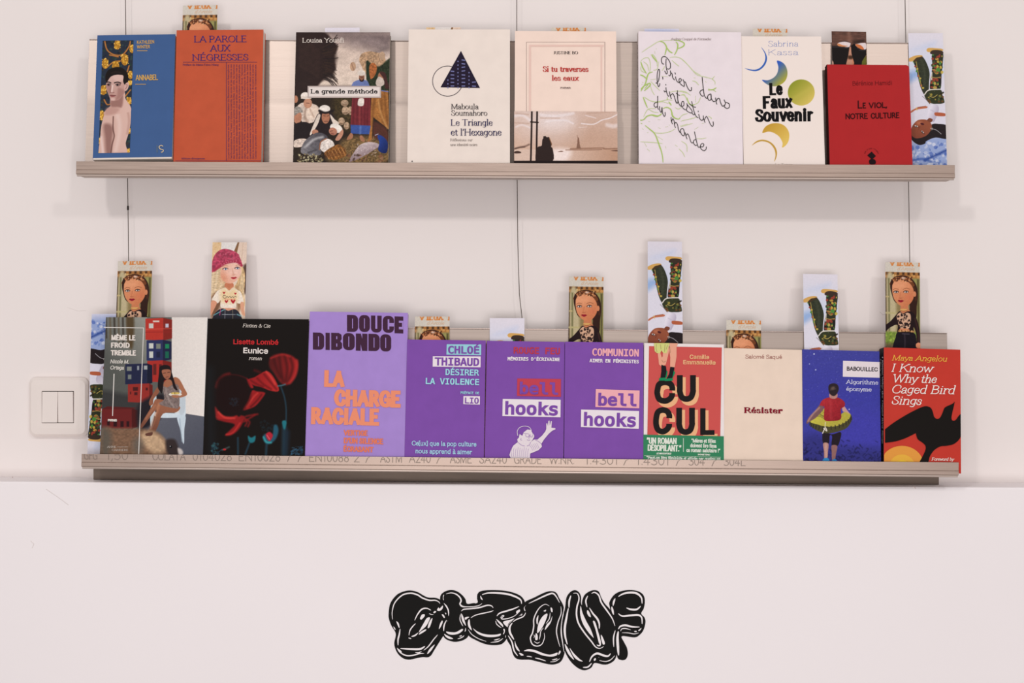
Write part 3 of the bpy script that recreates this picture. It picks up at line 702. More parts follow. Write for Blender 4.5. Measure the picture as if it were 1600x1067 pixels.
# ---- 2 orange essay
B = book('u', (275, 47), (410.5, 46.5), (408, 252), (271.5, 252), .016, (190, 84, 54), 'orange paperback titled LA PAROLE AUX NÉGRESSES with small print column', noise=.06)
k = K(270, 42, 4.986); NV = (50, 40, 108)
Flat(B.sh, k).text('LA PAROLE', 170, 122, 576, 120, 52, 'serif', th=.14, thin=.07).text('AUX', 293, 193, 446, 192, 52, 'serif', th=.14, thin=.07).text('NÉGRESSES', 156, 264, 588, 262, 50, 'serif', th=.14, thin=.07).obj('title', NV, B.root)
f = Flat(B.sh, k); f.rect(80, 274, 656, 277).rect(416, 278, 419.5, 1042).rect(20, 1042, 690, 1045)
f.text('Préface de Mame-Fatou Niang', 80, 303, 356, 303, 15, 'serif', th=.16, thin=.1).text('éditions divergences', 68, 1033, 250, 1033, 14, 'serif', th=.16, thin=.1)
cols = ["La parole aux négresses est l'ouvrage fondateur du féminisme noir francophone,", "l'anthropologue Awa Thiam y donne la parole, les mots et les récits à ces",
        "des femmes noires, à leurs corps propres et aux luttes. Leur ville, les histoires", "corps de ce siècle exposées, les femmes noires elles parlent de leurs vies et", "du pouvoir spécifiques, et ses dominées, elles que la violence première peuple,",
        "devoirs, les premiers pouvoirs, le patriarcat, le mariage forcé, l'excision", "négro. Paru en 1978, ce livre dénonce l'oppression de l'écriture de la femme", "d'où l'actualité est alors toujours vive. Puis s'en est la première à former les luttes",
        "quelques années avant la bell hooks, la question du patriarcat dans une autre", "dans le mouvement, écrivent la parole dont les luttes donnent à la parole,", "Celles-ci peuvent dire toutes les voix communes de l'internationale."]
for i, c in enumerate(cols):
    xx = 440 + i * 21.2; f.text(c, xx, 1030, xx - 1, 292, 12.5, 'serif', th=.15, thin=.1)
f.obj('small_print', (84, 50, 92), B.root, 'tiny purple lines of text running up the cover')

# ---- 3 painted cover
B = book('u', (463, 50.5), (610, 50.5), (606.5, 253), (458.5, 253), .014, (52, 40, 36), 'paperback titled La grande méthode with an oil-painting cover')
k = K(455, 45, 5.081)
p = full_pic(B, k, (50, 36, 32), 1.7)
p.poly([(250, 30), (800, 20), (800, 460), (200, 460), (220, 420), (330, 380), (360, 240), (330, 130)], (198, 176, 164), sm=False, soft=14, g=((520, 20), (480, 440), (222, 202, 186)))
p.poly([(330, 20), (800, 20), (800, 150), (690, 180), (560, 150), (420, 110), (340, 80)], (112, 96, 96), soft=40, a=.9)
p.line([(500, 120), (600, 90), (720, 130)], 26, (168, 150, 146), soft=22, a=.6); p.line([(420, 70), (560, 60)], 20, (140, 122, 118), soft=20, a=.7); p.line([(640, 200), (770, 150)], 16, (90, 78, 80), soft=16, a=.6)
p.poly([(20, 20), (240, 20), (330, 90), (370, 150), (340, 230), (350, 330), (260, 400), (215, 450), (180, 500), (20, 520)], (46, 32, 30), soft=6)
rr = random.Random(4)
for i in range(60):
    a = rr.uniform(-.9, 1.0); x0, y0 = 262 + rr.uniform(-20, 30), 250 + 140 * a + rr.uniform(-30, 30); L = rr.uniform(50, 95)
    p.line([(x0, y0), (x0 + L * .6, y0 + L * .3 * a), (x0 + L, y0 + L * .8 * a)], 5, rr.choice([(40, 28, 26), (56, 40, 32), (34, 26, 26)]), soft=2)
for i in range(16): p.line([(60 + i * 11, 60 + i * 7), (70 + i * 10, 300 + i * 6)], 4, (66, 46, 40), soft=4, a=.5)
# town on the hill, trees
p.poly([(540, 250), (560, 200), (620, 180), (680, 190), (720, 200), (750, 250), (740, 330), (680, 380), (600, 370), (560, 300)], (176, 142, 112), tex=.2)
p.ell(490, 300, 24, 36, (186, 150, 122)); p.line([(480, 275), (498, 330)], 5, (140, 104, 84), soft=3); p.ell(722, 215, 24, 34, (180, 150, 124))
p.poly([(600, 260), (640, 280), (700, 300), (800, 240), (800, 500), (620, 500), (600, 420)], (44, 52, 36), soft=4, tex=.25); p.line([(604, 260), (606, 400)], 16, (38, 50, 36)); p.poly([(620, 300), (650, 270), (680, 300), (670, 360), (630, 400)], (164, 96, 54), tex=.2)
# ground
p.rect(0, 520, 800, 1080, (44, 34, 28), soft=20); p.poly([(330, 560), (480, 540), (480, 800), (360, 740)], (64, 52, 32), soft=20, tex=.3)
p.poly([(420, 880), (560, 850), (770, 900), (770, 1060), (300, 1060), (380, 930)], (112, 88, 56), soft=14, tex=.3)
# cloth and baskets behind
for (x, y, rx, ry) in ((430, 650, 28, 34), (400, 735, 26, 30), (440, 770, 22, 30), (425, 590, 30, 26), (470, 650, 20, 34)): p.ell(x, y, rx, ry, (176, 148, 122), tex=.2); p.line([(x - rx * .5, y + ry * .6), (x + rx * .6, y + ry * .5)], 6, (110, 84, 64), soft=4)
# standing man
p.poly([(485, 440), (500, 420), (545, 405), (600, 412), (620, 450), (622, 480), (480, 480)], (104, 118, 168))
p.poly([(485, 545), (630, 545), (632, 770), (470, 770), (478, 640)], (118, 44, 50), sm=False)
for x in (500, 530, 560, 590, 612): p.line([(x, 560), (x - 6, 660), (x - 8, 765)], 8, (84, 28, 36), soft=6, a=.8)
p.line([(545, 560), (545, 760)], 6, (148, 66, 66), soft=5); p.poly([(472, 762), (632, 770), (622, 838), (474, 832)], (58, 82, 148), sm=False); p.line([(550, 775), (548, 832)], 10, (96, 124, 180), soft=5)
p.poly([(470, 830), (490, 840), (485, 870), (450, 882), (442, 874)], (164, 112, 84)); p.poly([(545, 850), (565, 850), (580, 875), (585, 894), (560, 894), (546, 876)], (164, 112, 84))
p.ell(560, 385, 22, 32, (140, 92, 72)); p.ell(558, 352, 32, 22, (222, 208, 196)); p.poly([(538, 392), (560, 412), (580, 392), (572, 418), (548, 418)], (40, 26, 24)); p.line([(552, 384), (568, 386)], 4, (60, 36, 30))
p.poly([(535, 560), (560, 550), (578, 560), (572, 610), (530, 608)], (226, 214, 204))
# bearded man in brown
p.ell(712, 382, 24, 38, (160, 108, 84)); p.poly([(680, 400), (700, 380), (730, 400), (740, 440), (700, 462), (672, 440)], (200, 184, 172)); p.poly([(700, 345), (745, 350), (765, 420), (780, 470), (745, 470), (735, 400)], (70, 42, 40))
p.poly([(640, 500), (770, 490), (778, 800), (700, 740), (650, 700), (640, 880), (610, 892), (630, 780), (632, 640)], (164, 108, 56), sm=False, tex=.1)
for v in ([(680, 510), (700, 600), (740, 760)], [(740, 510), (750, 620), (770, 780)], [(660, 560), (650, 640), (645, 760)], [(715, 520), (720, 640)]): p.line(v, 12, (108, 66, 34), soft=8, a=.8)
p.line([(690, 560), (715, 680), (765, 790)], 9, (204, 150, 90), soft=6); p.line([(720, 492), (770, 500)], 8, (110, 120, 176))
p.poly([(640, 890), (655, 850), (650, 880), (620, 900), (598, 890)], (164, 112, 84)); p.poly([(660, 740), (760, 800), (760, 900), (660, 860)], (84, 48, 40), soft=6)
# kneeling group
p.poly([(35, 640), (80, 590), (150, 590), (215, 620), (218, 690), (180, 740), (100, 750), (60, 690)], (214, 194, 180), tex=.12); p.line([(120, 620), (110, 700), (130, 740)], 14, (160, 132, 114), soft=9); p.ell(165, 665, 46, 60, (228, 206, 188), rot=20, soft=4); p.line([(150, 640), (180, 700)], 8, (176, 148, 130), soft=5)
p.ell(132, 592, 34, 40, (190, 138, 112)); p.ell(112, 532, 36, 28, (232, 220, 210)); p.rect(78, 536, 160, 556, (220, 204, 192)); p.line([(120, 590), (145, 592)], 4, (80, 46, 36)); p.ell(36, 560, 18, 30, (178, 120, 92))
p.ell(50, 700, 34, 54, (178, 122, 96)); p.poly([(22, 650), (40, 618), (80, 630), (92, 665), (60, 668), (24, 690)], (150, 142, 134), tex=.2); p.poly([(20, 770), (90, 740), (150, 760), (150, 860), (20, 880)], (34, 26, 28))
p.poly([(190, 720), (225, 670), (320, 670), (350, 740), (360, 800), (320, 840), (150, 850)], (38, 28, 30)); p.poly([(215, 680), (190, 730), (150, 830), (160, 840), (210, 760), (232, 690)], (222, 206, 192)); p.poly([(310, 680), (345, 720), (380, 750), (350, 780), (318, 720)], (222, 206, 192))
p.ell(274, 702, 32, 52, (168, 112, 86)); p.line([(258, 690), (272, 694)], 4, (70, 40, 32)); p.line([(284, 694), (300, 690)], 4, (70, 40, 32)); p.line([(264, 735), (290, 735)], 5, (90, 50, 40)); p.ell(266, 636, 44, 30, (234, 224, 214)); p.line([(224, 650), (270, 668), (330, 652)], 18, (32, 24, 26), soft=3)
p.ell(358, 790, 52, 34, (232, 222, 212), rot=25); p.ell(332, 815, 34, 30, (180, 120, 98), rot=30); p.line([(308, 815), (330, 808)], 4, (80, 44, 38)); p.line([(320, 832), (340, 836)], 5, (110, 50, 46)); p.poly([(350, 880), (380, 830), (410, 800), (412, 840), (380, 886)], (190, 136, 112))
p.ell(190, 820, 26, 20, (180, 126, 102)); p.poly([(25, 890), (80, 872), (130, 884), (100, 930), (25, 940)], (216, 196, 182), tex=.15)
# armour, basket, fish, jug
p.poly([(75, 970), (110, 890), (190, 830), (250, 830), (290, 860), (280, 900), (230, 910), (240, 990), (190, 1010), (110, 1000)], (120, 116, 120), g=((90, 960), (280, 850), (72, 68, 74)), tex=.1); p.line([(110, 940), (180, 880), (250, 860)], 12, (196, 192, 192), soft=8); p.line([(140, 985), (200, 960)], 8, (60, 56, 60), soft=6)
p.ell(285, 930, 58, 56, (226, 214, 206), tex=.15); p.line([(225, 960), (235, 900), (280, 872)], 9, (150, 100, 74)); p.poly([(262, 985), (350, 925), (400, 930), (440, 1000), (360, 1040), (300, 1030)], (128, 82, 40), tex=.3)
for i in range(6): p.line([(270 + i * 26, 985 - i * 8), (300 + i * 26, 1035 - i * 6)], 6, (186, 130, 74)); p.line([(268, 985 + i * 8), (430, 945 + i * 10)], 4, (88, 52, 30))
p.poly([(460, 1055), (500, 980), (550, 920), (620, 900), (690, 912), (690, 940), (620, 985), (540, 1030)], (206, 190, 190), g=((560, 900), (600, 1010), (140, 118, 122))); p.speck(60, (500, 915, 680, 1010), 5, [(224, 210, 210), (160, 138, 142)], 7, .5)
p.poly([(685, 850), (720, 850), (765, 900), (760, 980), (720, 985), (690, 960), (700, 905)], (38, 62, 134), g=((690, 900), (760, 960), (24, 38, 90))); p.line([(668, 845), (690, 836)], 6, (170, 170, 190))
p.speck(90, (50, 995, 250, 1060), 7, [(186, 176, 140), (128, 112, 78), (70, 58, 44)], 8); p.speck(30, (440, 1000, 770, 1060), 12, [(120, 80, 56), (150, 110, 84), (70, 50, 40)], 9, .8)
p.noise(.06, 2, 2); p.noise(.05, 9, 7)
p.obj('cover_picture', B.root, 'oil painting of turbaned figures beside armour and a fish')
Flat(B.sh, k).text('Louisa Yousfi', 92, 111, 416, 111, 38, 'serif', th=.14, thin=.07).obj('author_name', (226, 214, 204), B.root)
Flat(B.sh, k).rect(131, 455, 714, 549).obj('title_frame', (186, 170, 164), B.root)
Flat(B.sh, k).rect(141, 465, 704, 539).obj('title_panel', (226, 214, 208), B.root)
Flat(B.sh, k).text('La grande méthode', 158, 516, 686, 516, 36, 'slab', th=.23, thin=.13, serif=.1).obj('title', (24, 20, 22), B.root)

# ---- 4 cream essay with triangle
B = book('u', (638.5, 46), (797.5, 46), (796, 254), (637.5, 254), .014, (234, 220, 210), 'cream paperback titled Le Triangle et l’Hexagone with a navy triangle')
k = K(635, 42, 4.964); NV = (36, 30, 58)
Flat(B.sh, k).ring(320, 421, 117, 4.5).obj('circle_outline', (44, 34, 52), B.root)
f = Flat(B.sh, k); f.add([(423, 187), (571, 475), (265, 469)]); f.obj('triangle', (38, 30, 48), B.root)
f = Flat(B.sh, k)
rr = random.Random(2)
for i in range(9):
    y = 228 + i * 29
    for xx, w2 in ((442, 14), (357, 14), (524, 15), (285, 12), (400, 4), (322, 4), (486, 4)):
        hw = (y - 187) * .515
        if xx - w2 > 423 - hw and xx + w2 < 423 + hw:
            f.rect(xx - w2, y - 3.5, xx + w2, y + 4, dy=rr.uniform(-4, 4)) if w2 > 5 else f.ell(xx, y + 12, 5, 6, 10)
f.obj('triangle_windows', (120, 122, 170), B.root)
Flat(B.sh, k).text('Maboula', 350, 640, 562, 640, 42, 'serif').text('Soumahoro', 348, 690, 628, 690, 42, 'serif').obj('author_name', (52, 46, 50), B.root)
Flat(B.sh, k).text('Le Triangle', 348, 768, 668, 768, 50, 'serif').text("et l'Hexagone", 345, 844, 738, 844, 52, 'serif').obj('title', (44, 40, 82), B.root)
Flat(B.sh, k).text('Réflexions sur', 342, 888, 514, 888, 20, 'serif', th=.12).text('une identité noire', 342, 925, 550, 925, 20, 'serif', th=.12).obj('subtitle', (96, 82, 78), B.root)
Flat(B.sh, k).ell(45, 1044, 5, 5, 8).obj('ink_spot', (30, 24, 24), B.root)

# ---- 5 pink novel with photographic band
B = book('u', (806, 48.5), (963.5, 49), (964, 254), (804, 254), .013, (240, 216, 202), 'cream-pink novel titled Si tu traverses les eaux with sepia harbour band')
k = K(800, 42, 7.73)
f = Flat(B.sh, k); [f.rect(*q) for q in ((174, 184, 1126, 187.5), (172, 184, 175.5, 1030), (1119, 184, 1124, 1030))]; f.obj('frame_line', (130, 110, 104), B.root)
f = Flat(B.sh, k); [f.rect(*q) for q in ((208, 218, 1108, 238), (206, 222, 228, 1030), (1072, 222, 1088, 1030))]; f.obj('inner_frame', (230, 196, 184), B.root)
Flat(B.sh, k).text('JUSTINE BO', 498, 332, 798, 332, 36, 'didone', th=.2, thin=.05).obj('author_name', (52, 42, 44), B.root)
Flat(B.sh, k).text('Si tu traverses', 372, 544, 924, 544, 66, 'didone', th=.21, thin=.06).text('les eaux', 486, 652, 806, 652, 64, 'didone', th=.21, thin=.06).obj('title', (184, 44, 40), B.root)
Flat(B.sh, k).text('roman', 586, 748, 706, 748, 28, 'didone', th=.2, thin=.08).obj('genre_word', (110, 88, 84), B.root)
k = K(800, 168, 9.412)
bx = B.sh.loc(*k(np.array([0.]), np.array([58.])))[1][0]
band = MB(); w = B.sh.w; band.box(-w / 2 - .0010, w / 2 + .0008, -.0012, B.t + .0012, .0002, bx)
bo = band.obj('paper_band', mat('band_paper', (120, 96, 84), .5), B.root)
p = Pic(B.sh, -w / 2 - .0010, .0002, w / 2 + .0008, bx, k, (206, 178, 162), 2)
p.rect(-20, 40, 1650, 640, (214, 188, 176), g=((0, 60), (0, 600), (206, 172, 152)), sm=None) if False else p.poly([(-40, 20), (1650, 20), (1650, 640), (-40, 640)], (216, 190, 178), sm=False, g=((0, 60), (0, 600), (210, 176, 156)))
p.poly([(900, 200), (1700, 300), (1700, 640), (700, 640)], (184, 146, 124), soft=200, a=.7); p.ell(560, 250, 320, 160, (228, 212, 208), soft=120, a=.8); p.ell(650, 200, 200, 80, (238, 226, 226), soft=60, a=.7)
for v, w2, a in (([(40, 130), (160, 120), (260, 190)], 40, .7), ([(60, 290), (150, 260), (260, 300)], 26, .6), ([(420, 110), (640, 130), (900, 90)], 40, .7), ([(500, 210), (760, 190), (900, 240)], 26, .7), ([(1020, 240), (1200, 250), (1320, 190), (1440, 160), (1540, 110)], 16, .9), ([(1400, 260), (1480, 280), (1540, 270)], 60, .6), ([(1080, 120), (1230, 160)], 14, .7), ([(980, 300), (1100, 290)], 10, .5)): p.line(v, w2, (236, 224, 224), soft=w2 * .12, a=a)
for v in ([(60, 90), (240, 110)], [(420, 160), (700, 160)], [(1100, 90), (1500, 70)], [(40, 230), (250, 240)]): p.line(v, 16, (186, 152, 134), soft=4, a=.6)
p.poly([(-20, 622), (1650, 616), (1650, 800), (-20, 800)], (216, 188, 172), sm=False, g=((700, 700), (1500, 760), (188, 148, 124))); p.poly([(600, 620), (860, 630), (800, 790), (600, 790)], (240, 222, 216), soft=20)
p.line([(860, 612), (1140, 604), (1340, 600), (1360, 612), (1560, 606)], 18, (150, 112, 92), soft=3); p.line([(790, 628), (1140, 628), (1320, 622)], 10, (138, 100, 82), soft=2)
p.poly([(945, 606), (958, 530), (990, 525), (1012, 606)], (134, 100, 84), sm=False); p.poly([(962, 530), (964, 460), (968, 440), (984, 455), (990, 500), (992, 530)], (134, 98, 82)); p.line([(956, 410), (966, 450)], 6, (140, 104, 88), soft=1)
p.poly([(670, 655), (700, 645), (730, 640), (755, 652), (720, 658)], (112, 76, 62)); p.poly([(1450, 640), (1500, 632), (1550, 630), (1550, 648)], (110, 80, 68)); p.poly([(40, 650), (90, 642), (135, 660), (120, 676), (40, 678)], (72, 52, 46)); p.line([(40, 610), (110, 590), (190, 575), (250, 548)], 20, (120, 92, 80), soft=5); p.line([(50, 606), (120, 590), (185, 585)], 12, (80, 60, 54), soft=4)
for x0, x1 in ((292, 276), (370, 358)): p.line([(x0, 50), (x0 - 4, 300), (x1, 800)], 26, (40, 28, 26), sm=False)
p.line([(275, 216), (384, 224)], 20, (40, 28, 26))
p.poly([(370, 600), (430, 570), (440, 540), (445, 480), (462, 450), (455, 434), (490, 422), (510, 440), (545, 440), (560, 480), (585, 540), (575, 580), (600, 620), (598, 790), (360, 790)], (48, 36, 34)); p.line([(548, 450), (574, 520), (580, 550)], 8, (150, 100, 60), soft=3)
p.rect(-20, 786, 1650, 830, (34, 24, 24)); p.rect(-20, 40, 32, 830, (70, 50, 42))
p.noise(.03, 3, 2)
o = p.obj('band_picture', bo, 'sepia photograph of a figure watching a distant harbour statue', y=-.0014)

# ---- 6 white book with handwritten title
B = book('u', (999, 49.5), (1159.5, 50), (1161, 256), (998.5, 256), .014, (232, 220, 224), 'white paperback with handwritten title Prier dans l’intestin du monde over green lines', spine=(196, 184, 180))
k = K(995, 45, 4.965)
G1, G2, H1, H2, H3 = K(995, 50, 9.7), K(995, 150, 10.06), K(1015, 80, 13.3375), K(1060, 110, 11.235), K(1020, 150, 11.23)
PALE = [(G1, 9, [[(75, 310), (200, 225), (350, 140), (540, 128)], [(500, 385), (600, 380), (680, 410), (760, 480)], [(210, 350), (250, 350), (300, 430), (310, 520)], [(60, 440), (110, 400), (175, 395), (205, 480), (200, 580), (190, 620)], [(100, 450), (160, 500), (180, 590)], [(60, 520), (70, 590), (150, 625)], [(250, 580), (310, 560), (330, 450)], [(530, 430), (600, 490), (640, 520)], [(270, 290), (275, 330)], [(380, 590), (410, 550), (420, 520)], [(290, 250), (300, 262)], [(205, 725), (290, 715)],
    [(210, 750), (280, 820), (350, 890)], [(200, 800), (230, 890), (270, 960)], [(120, 990), (200, 1040), (280, 1060)], [(80, 760), (100, 770)], [(70, 800), (85, 790)], [(370, 670), (470, 680)], [(500, 915), (620, 895), (770, 930)], [(660, 960), (720, 950), (760, 1040)]]),
    (G2, 9, [[(110, 15), (220, 80), (330, 90), (480, 60), (560, 70)], [(105, 330), (150, 240), (200, 200), (300, 200)], [(170, 200), (260, 250), (340, 260)], [(300, 110), (400, 90), (500, 120)], [(600, 180), (650, 205), (700, 180)], [(680, 340), (720, 300), (800, 275)], [(160, 490), (260, 570), (400, 585), (520, 560), (605, 515)], [(320, 635), (410, 690)], [(55, 720), (150, 725), (300, 735), (405, 750)], [(120, 735), (155, 800)], [(160, 830), (205, 870)], [(445, 785), (460, 825)], [(700, 710), (780, 770), (790, 880)], [(660, 830), (720, 890), (755, 960)], [(600, 770), (640, 795)], [(690, 400), (790, 370)], [(680, 470), (800, 440)], [(335, 500), (375, 510)], [(445, 490), (490, 480)], [(505, 455), (520, 460)], [(85, 510), (105, 530)], [(160, 575), (185, 580)], [(180, 395), (205, 405)], [(330, 1010 - 640), (370, 375)]]),
    (H1, 13, [[(650, 150), (800, 290), (920, 420), (1060, 500)], [(890, 620), (960, 640), (1025, 710)], [(920, 555), (955, 560)], [(640, 920), (720, 920), (790, 1010)]]), (H2, 10, [[(255, 10), (330, 80), (480, 120), (600, 150)], [(640, 250), (640, 200), (600, 150), (640, 100)], [(470, 190), (490, 215)], [(390, 470), (350, 560), (280, 600)], [(300, 450), (300, 560)], [(20, 360), (120, 375), (215, 440)], [(60, 885), (220, 850), (320, 820)], [(520, 800), (575, 835), (570, 855)], [(410, 935), (450, 925)]]), (H3, 9, [[(770, 750), (860, 750), (940, 735)], [(730, 590), (800, 545)], [(700, 480), (560, 520), (480, 540)]])]
BOLD = [(G1, 15, [[(350, 140), (410, 165), (450, 230), (440, 290), (425, 350)], [(450, 230), (490, 290), (540, 320)], [(590, 150), (620, 190), (610, 270), (570, 350)], [(560, 125), (650, 135), (715, 170), (710, 210), (660, 240), (620, 250)], [(225, 350), (260, 400), (310, 460)], [(60, 450), (90, 540), (145, 630)], [(50, 650), (100, 670), (160, 720)], [(240, 605), (180, 630), (150, 700), (130, 780), (60, 900)], [(60, 870), (110, 820), (190, 780), (200, 810), (140, 870), (110, 890)], [(120, 860), (170, 800)]]),
    (G2, 15, [[(100, 20), (130, 100), (165, 185)], [(55, 385), (110, 370), (160, 320), (240, 300), (320, 315), (370, 300), (390, 270)], [(240, 305), (320, 320), (380, 290)], [(60, 370), (80, 390)], [(410, 200), (470, 180), (530, 210), (550, 260), (570, 330), (650, 365), (680, 340)], [(550, 250), (555, 300), (600, 350)], [(60, 425), (85, 440)], [(130, 465), (200, 520), (260, 570), (300, 630), (340, 740), (380, 850), (405, 960), (412, 1045)], [(345, 770), (365, 830)], [(500, 90), (530, 130), (540, 150)], [(480, 20), (480, 60)]]),
    (H2, 15, [[(520, 340), (600, 340), (665, 305)], [(600, 340), (660, 375)], [(150, 480), (180, 570), (230, 610), (290, 600)], [(585, 150), (605, 155)], [(535, 320), (535, 360)]])]
for (col, nm), sets in zip((((196, 208, 156), 'pale green lines'), ((170, 196, 106), 'stronger green lines')), (PALE, BOLD)):
    f = Flat(B.sh, k)
    for kk, ww, ls in sets:
        f.k = kk
        for v in ls: f.line(v, ww * 1.18, taper=.5)
    f.obj('line_drawing', col, B.root, nm)['kind'] = 'stuff'
f = Flat(B.sh, k)
for kk, ww, ls in ((H1, 15, [[(300, 270), (270, 265), (248, 220), (250, 150), (285, 115), (330, 120), (380, 165), (425, 240), (435, 320), (420, 365), (390, 375), (365, 365)], [(345, 160), (340, 260), (350, 360), (368, 440), (355, 475), (330, 450), (315, 410)], [(430, 405), (440, 470), (420, 515), (395, 500)], [(430, 450), (465, 470), (480, 550), (520, 605)], [(525, 445), (540, 485)], [(540, 530), (550, 590), (590, 650), (640, 640), (660, 600), (640, 570), (612, 590), (620, 650), (670, 710), (725, 740)], [(690, 590), (715, 640), (725, 730)], [(715, 640), (745, 650), (780, 740), (830, 820), (870, 815), (870, 750)],
        [(130, 655), (150, 670), (190, 600), (208, 450), (200, 385), (175, 400), (158, 500), (160, 640), (180, 735), (205, 720), (212, 670)], [(262, 545), (275, 550), (275, 590)], [(335, 690), (340, 715)], [(300, 820), (315, 850), (345, 830)], [(340, 755), (350, 840), (385, 935), (405, 930)], [(410, 840), (430, 930), (455, 1000)], [(430, 930), (480, 890), (515, 950), (540, 1040), (560, 1090)], [(580, 820), (580, 950), (592, 1080)], [(550, 870), (590, 910), (630, 925)]]),
    (H2, 13, [[(415, 118), (425, 220), (440, 350), (455, 440), (490, 490), (520, 480)], [(435, 340), (390, 360), (378, 400), (410, 450), (445, 450)], [(570, 415), (530, 430), (510, 470), (530, 520), (565, 520), (575, 470), (570, 415), (575, 490), (610, 545), (645, 545)], [(650, 480), (660, 550), (675, 600)], [(660, 550), (690, 495), (720, 500), (740, 570), (775, 630), (810, 610)], [(800, 515), (825, 580), (805, 635), (850, 670), (890, 650), (890, 590), (830, 560)]]),
    (H3, 12, [[(435, 0), (440, 80), (470, 160), (510, 185), (545, 160), (540, 105), (515, 100), (500, 140), (510, 190), (560, 240), (590, 240)], [(375, 0), (400, 90), (430, 130), (440, 90)], [(595, 130), (605, 180), (590, 250), (640, 290), (685, 295), (680, 250), (600, 150)], [(680, 95), (700, 180), (725, 280), (760, 360), (800, 385)], [(640, 135), (700, 185), (755, 200)], [(685, 300), (715, 330), (735, 320)], [(795, 260), (798, 285)], [(805, 320), (825, 400), (860, 430), (885, 400), (885, 345)], [(885, 380), (900, 430), (918, 470)], [(905, 420), (940, 360), (975, 420), (1010, 500), (1045, 535), (1062, 500), (1055, 450)],
        [(85, 0), (85, 100), (82, 190), (100, 240)], [(80, 105), (30, 130), (22, 170), (50, 200), (82, 180)], [(118, 180), (122, 250), (150, 290), (160, 200), (170, 290), (195, 355), (215, 345), (215, 285)], [(320, 370), (325, 440), (345, 495)], [(330, 450), (350, 400), (375, 450), (380, 510), (398, 560)], [(380, 500), (400, 465), (430, 500), (450, 590), (475, 640), (490, 635)], [(515, 570), (485, 600), (500, 670), (540, 700), (555, 660), (540, 590), (515, 570)], [(565, 640), (580, 700), (600, 760)], [(580, 700), (610, 665), (640, 720), (665, 800), (690, 825), (710, 810)], [(730, 625), (750, 720), (775, 830), (800, 900), (835, 890)], [(760, 765), (720, 780), (715, 830), (750, 870), (775, 860)], [(830, 890), (880, 890), (895, 850), (865, 835), (835, 870), (840, 920), (890, 960), (930, 940), (938, 890)]])):
    f.k = kk
    for v in ls: f.line(v, ww)
f.k = k
f.obj('handwritten_title', (44, 42, 36), B.root)
Flat(B.sh, k).text('Audrey Couppé de Kermadec', 262, 90, 575, 90, 19, 'serif', th=.12, thin=.05, ital=.25).obj('author_name', (140, 122, 118), B.root)
# print on its spine
sp = MB(); rr = random.Random(3); t = B.t; x = -B.sh.w / 2 - .00045
for i in range(46):
    z = .03 + i * .0034
    if rr.random() < .8: y = t * .4; sp.box(x - .00005, x, y, y + .0035, z, z + rr.uniform(.001, .0028))
sp.obj('spine_lettering', ink((70, 56, 52)), B.root)

# ---- 7 white novel with moons
B = book('u', (1161, 58), (1286, 55.5), (1289, 256.5), (1162.5, 256.5), .013, (238, 224, 216), 'white novel titled Le Faux Souvenir with blue and gold moon phases')
k = K(1158, 50, 5.082)
s = B.sh; p = Pic(s, -s.w / 2 + .0008, .001, s.w / 2 - .001, s.h - .001, k, (238, 224, 216), 2.2)
BL_ = (52, 96, 178)
p.poly([(158, 120), (190, 160), (205, 205), (196, 250), (165, 290), (120, 312), (70, 306), (28, 288), (75, 298), (120, 298), (155, 280), (182, 245), (192, 205), (184, 165)], BL_)
p.poly([(284, 228), (330, 244), (358, 280), (368, 330), (355, 380), (320, 415), (270, 432), (215, 422), (165, 382), (210, 384), (255, 365), (285, 330), (295, 280)], (52, 92, 184), g=((250, 300), (345, 385), (170, 164, 60)))
p.ell(477, 481, 107, 104, (142, 148, 44), g=((400, 420), (545, 560), (214, 190, 96))); p.line([(400, 540), (560, 440)], 12, (196, 184, 84), soft=16, a=.5)
p.poly([(168, 802), (190, 755), (240, 728), (300, 726), (350, 750), (380, 800), (378, 860), (355, 900), (325, 918), (328, 880), (300, 830), (250, 798), (210, 792)], (196, 152, 54), g=((220, 740), (350, 880), (224, 190, 96)))
p.poly([(85, 902), (120, 868), (170, 855), (225, 870), (265, 905), (284, 950), (280, 995), (262, 1030), (272, 980), (262, 930), (225, 885), (170, 868), (125, 878)], (192, 150, 60))
p.obj('moon_picture', B.root, 'blue and gold crescents and disc')
Flat(B.sh, k).text('Sabrina', 216, 118, 455, 116, 46, 'serif', th=.08, thin=.03, serif=.04).text('Kassa', 218, 186, 456, 184, 46, 'serif', th=.08, thin=.03, serif=.04).obj('author_name', (110, 132, 190), B.root)
Flat(B.sh, k).text('Le', 224, 504, 330, 502, 98, 'tall', th=.25, thin=.16).text('Faux', 172, 612, 410, 606, 102, 'tall', th=.25, thin=.16).text('Souvenir', 110, 716, 576, 710, 102, 'tall', th=.25, thin=.16).obj('title', (18, 16, 18), B.root)
Flat(B.sh, k).text('La Tengo', 272, 1060, 410, 1060, 16, 'serif').obj('publisher_name', (150, 134, 120), B.root)

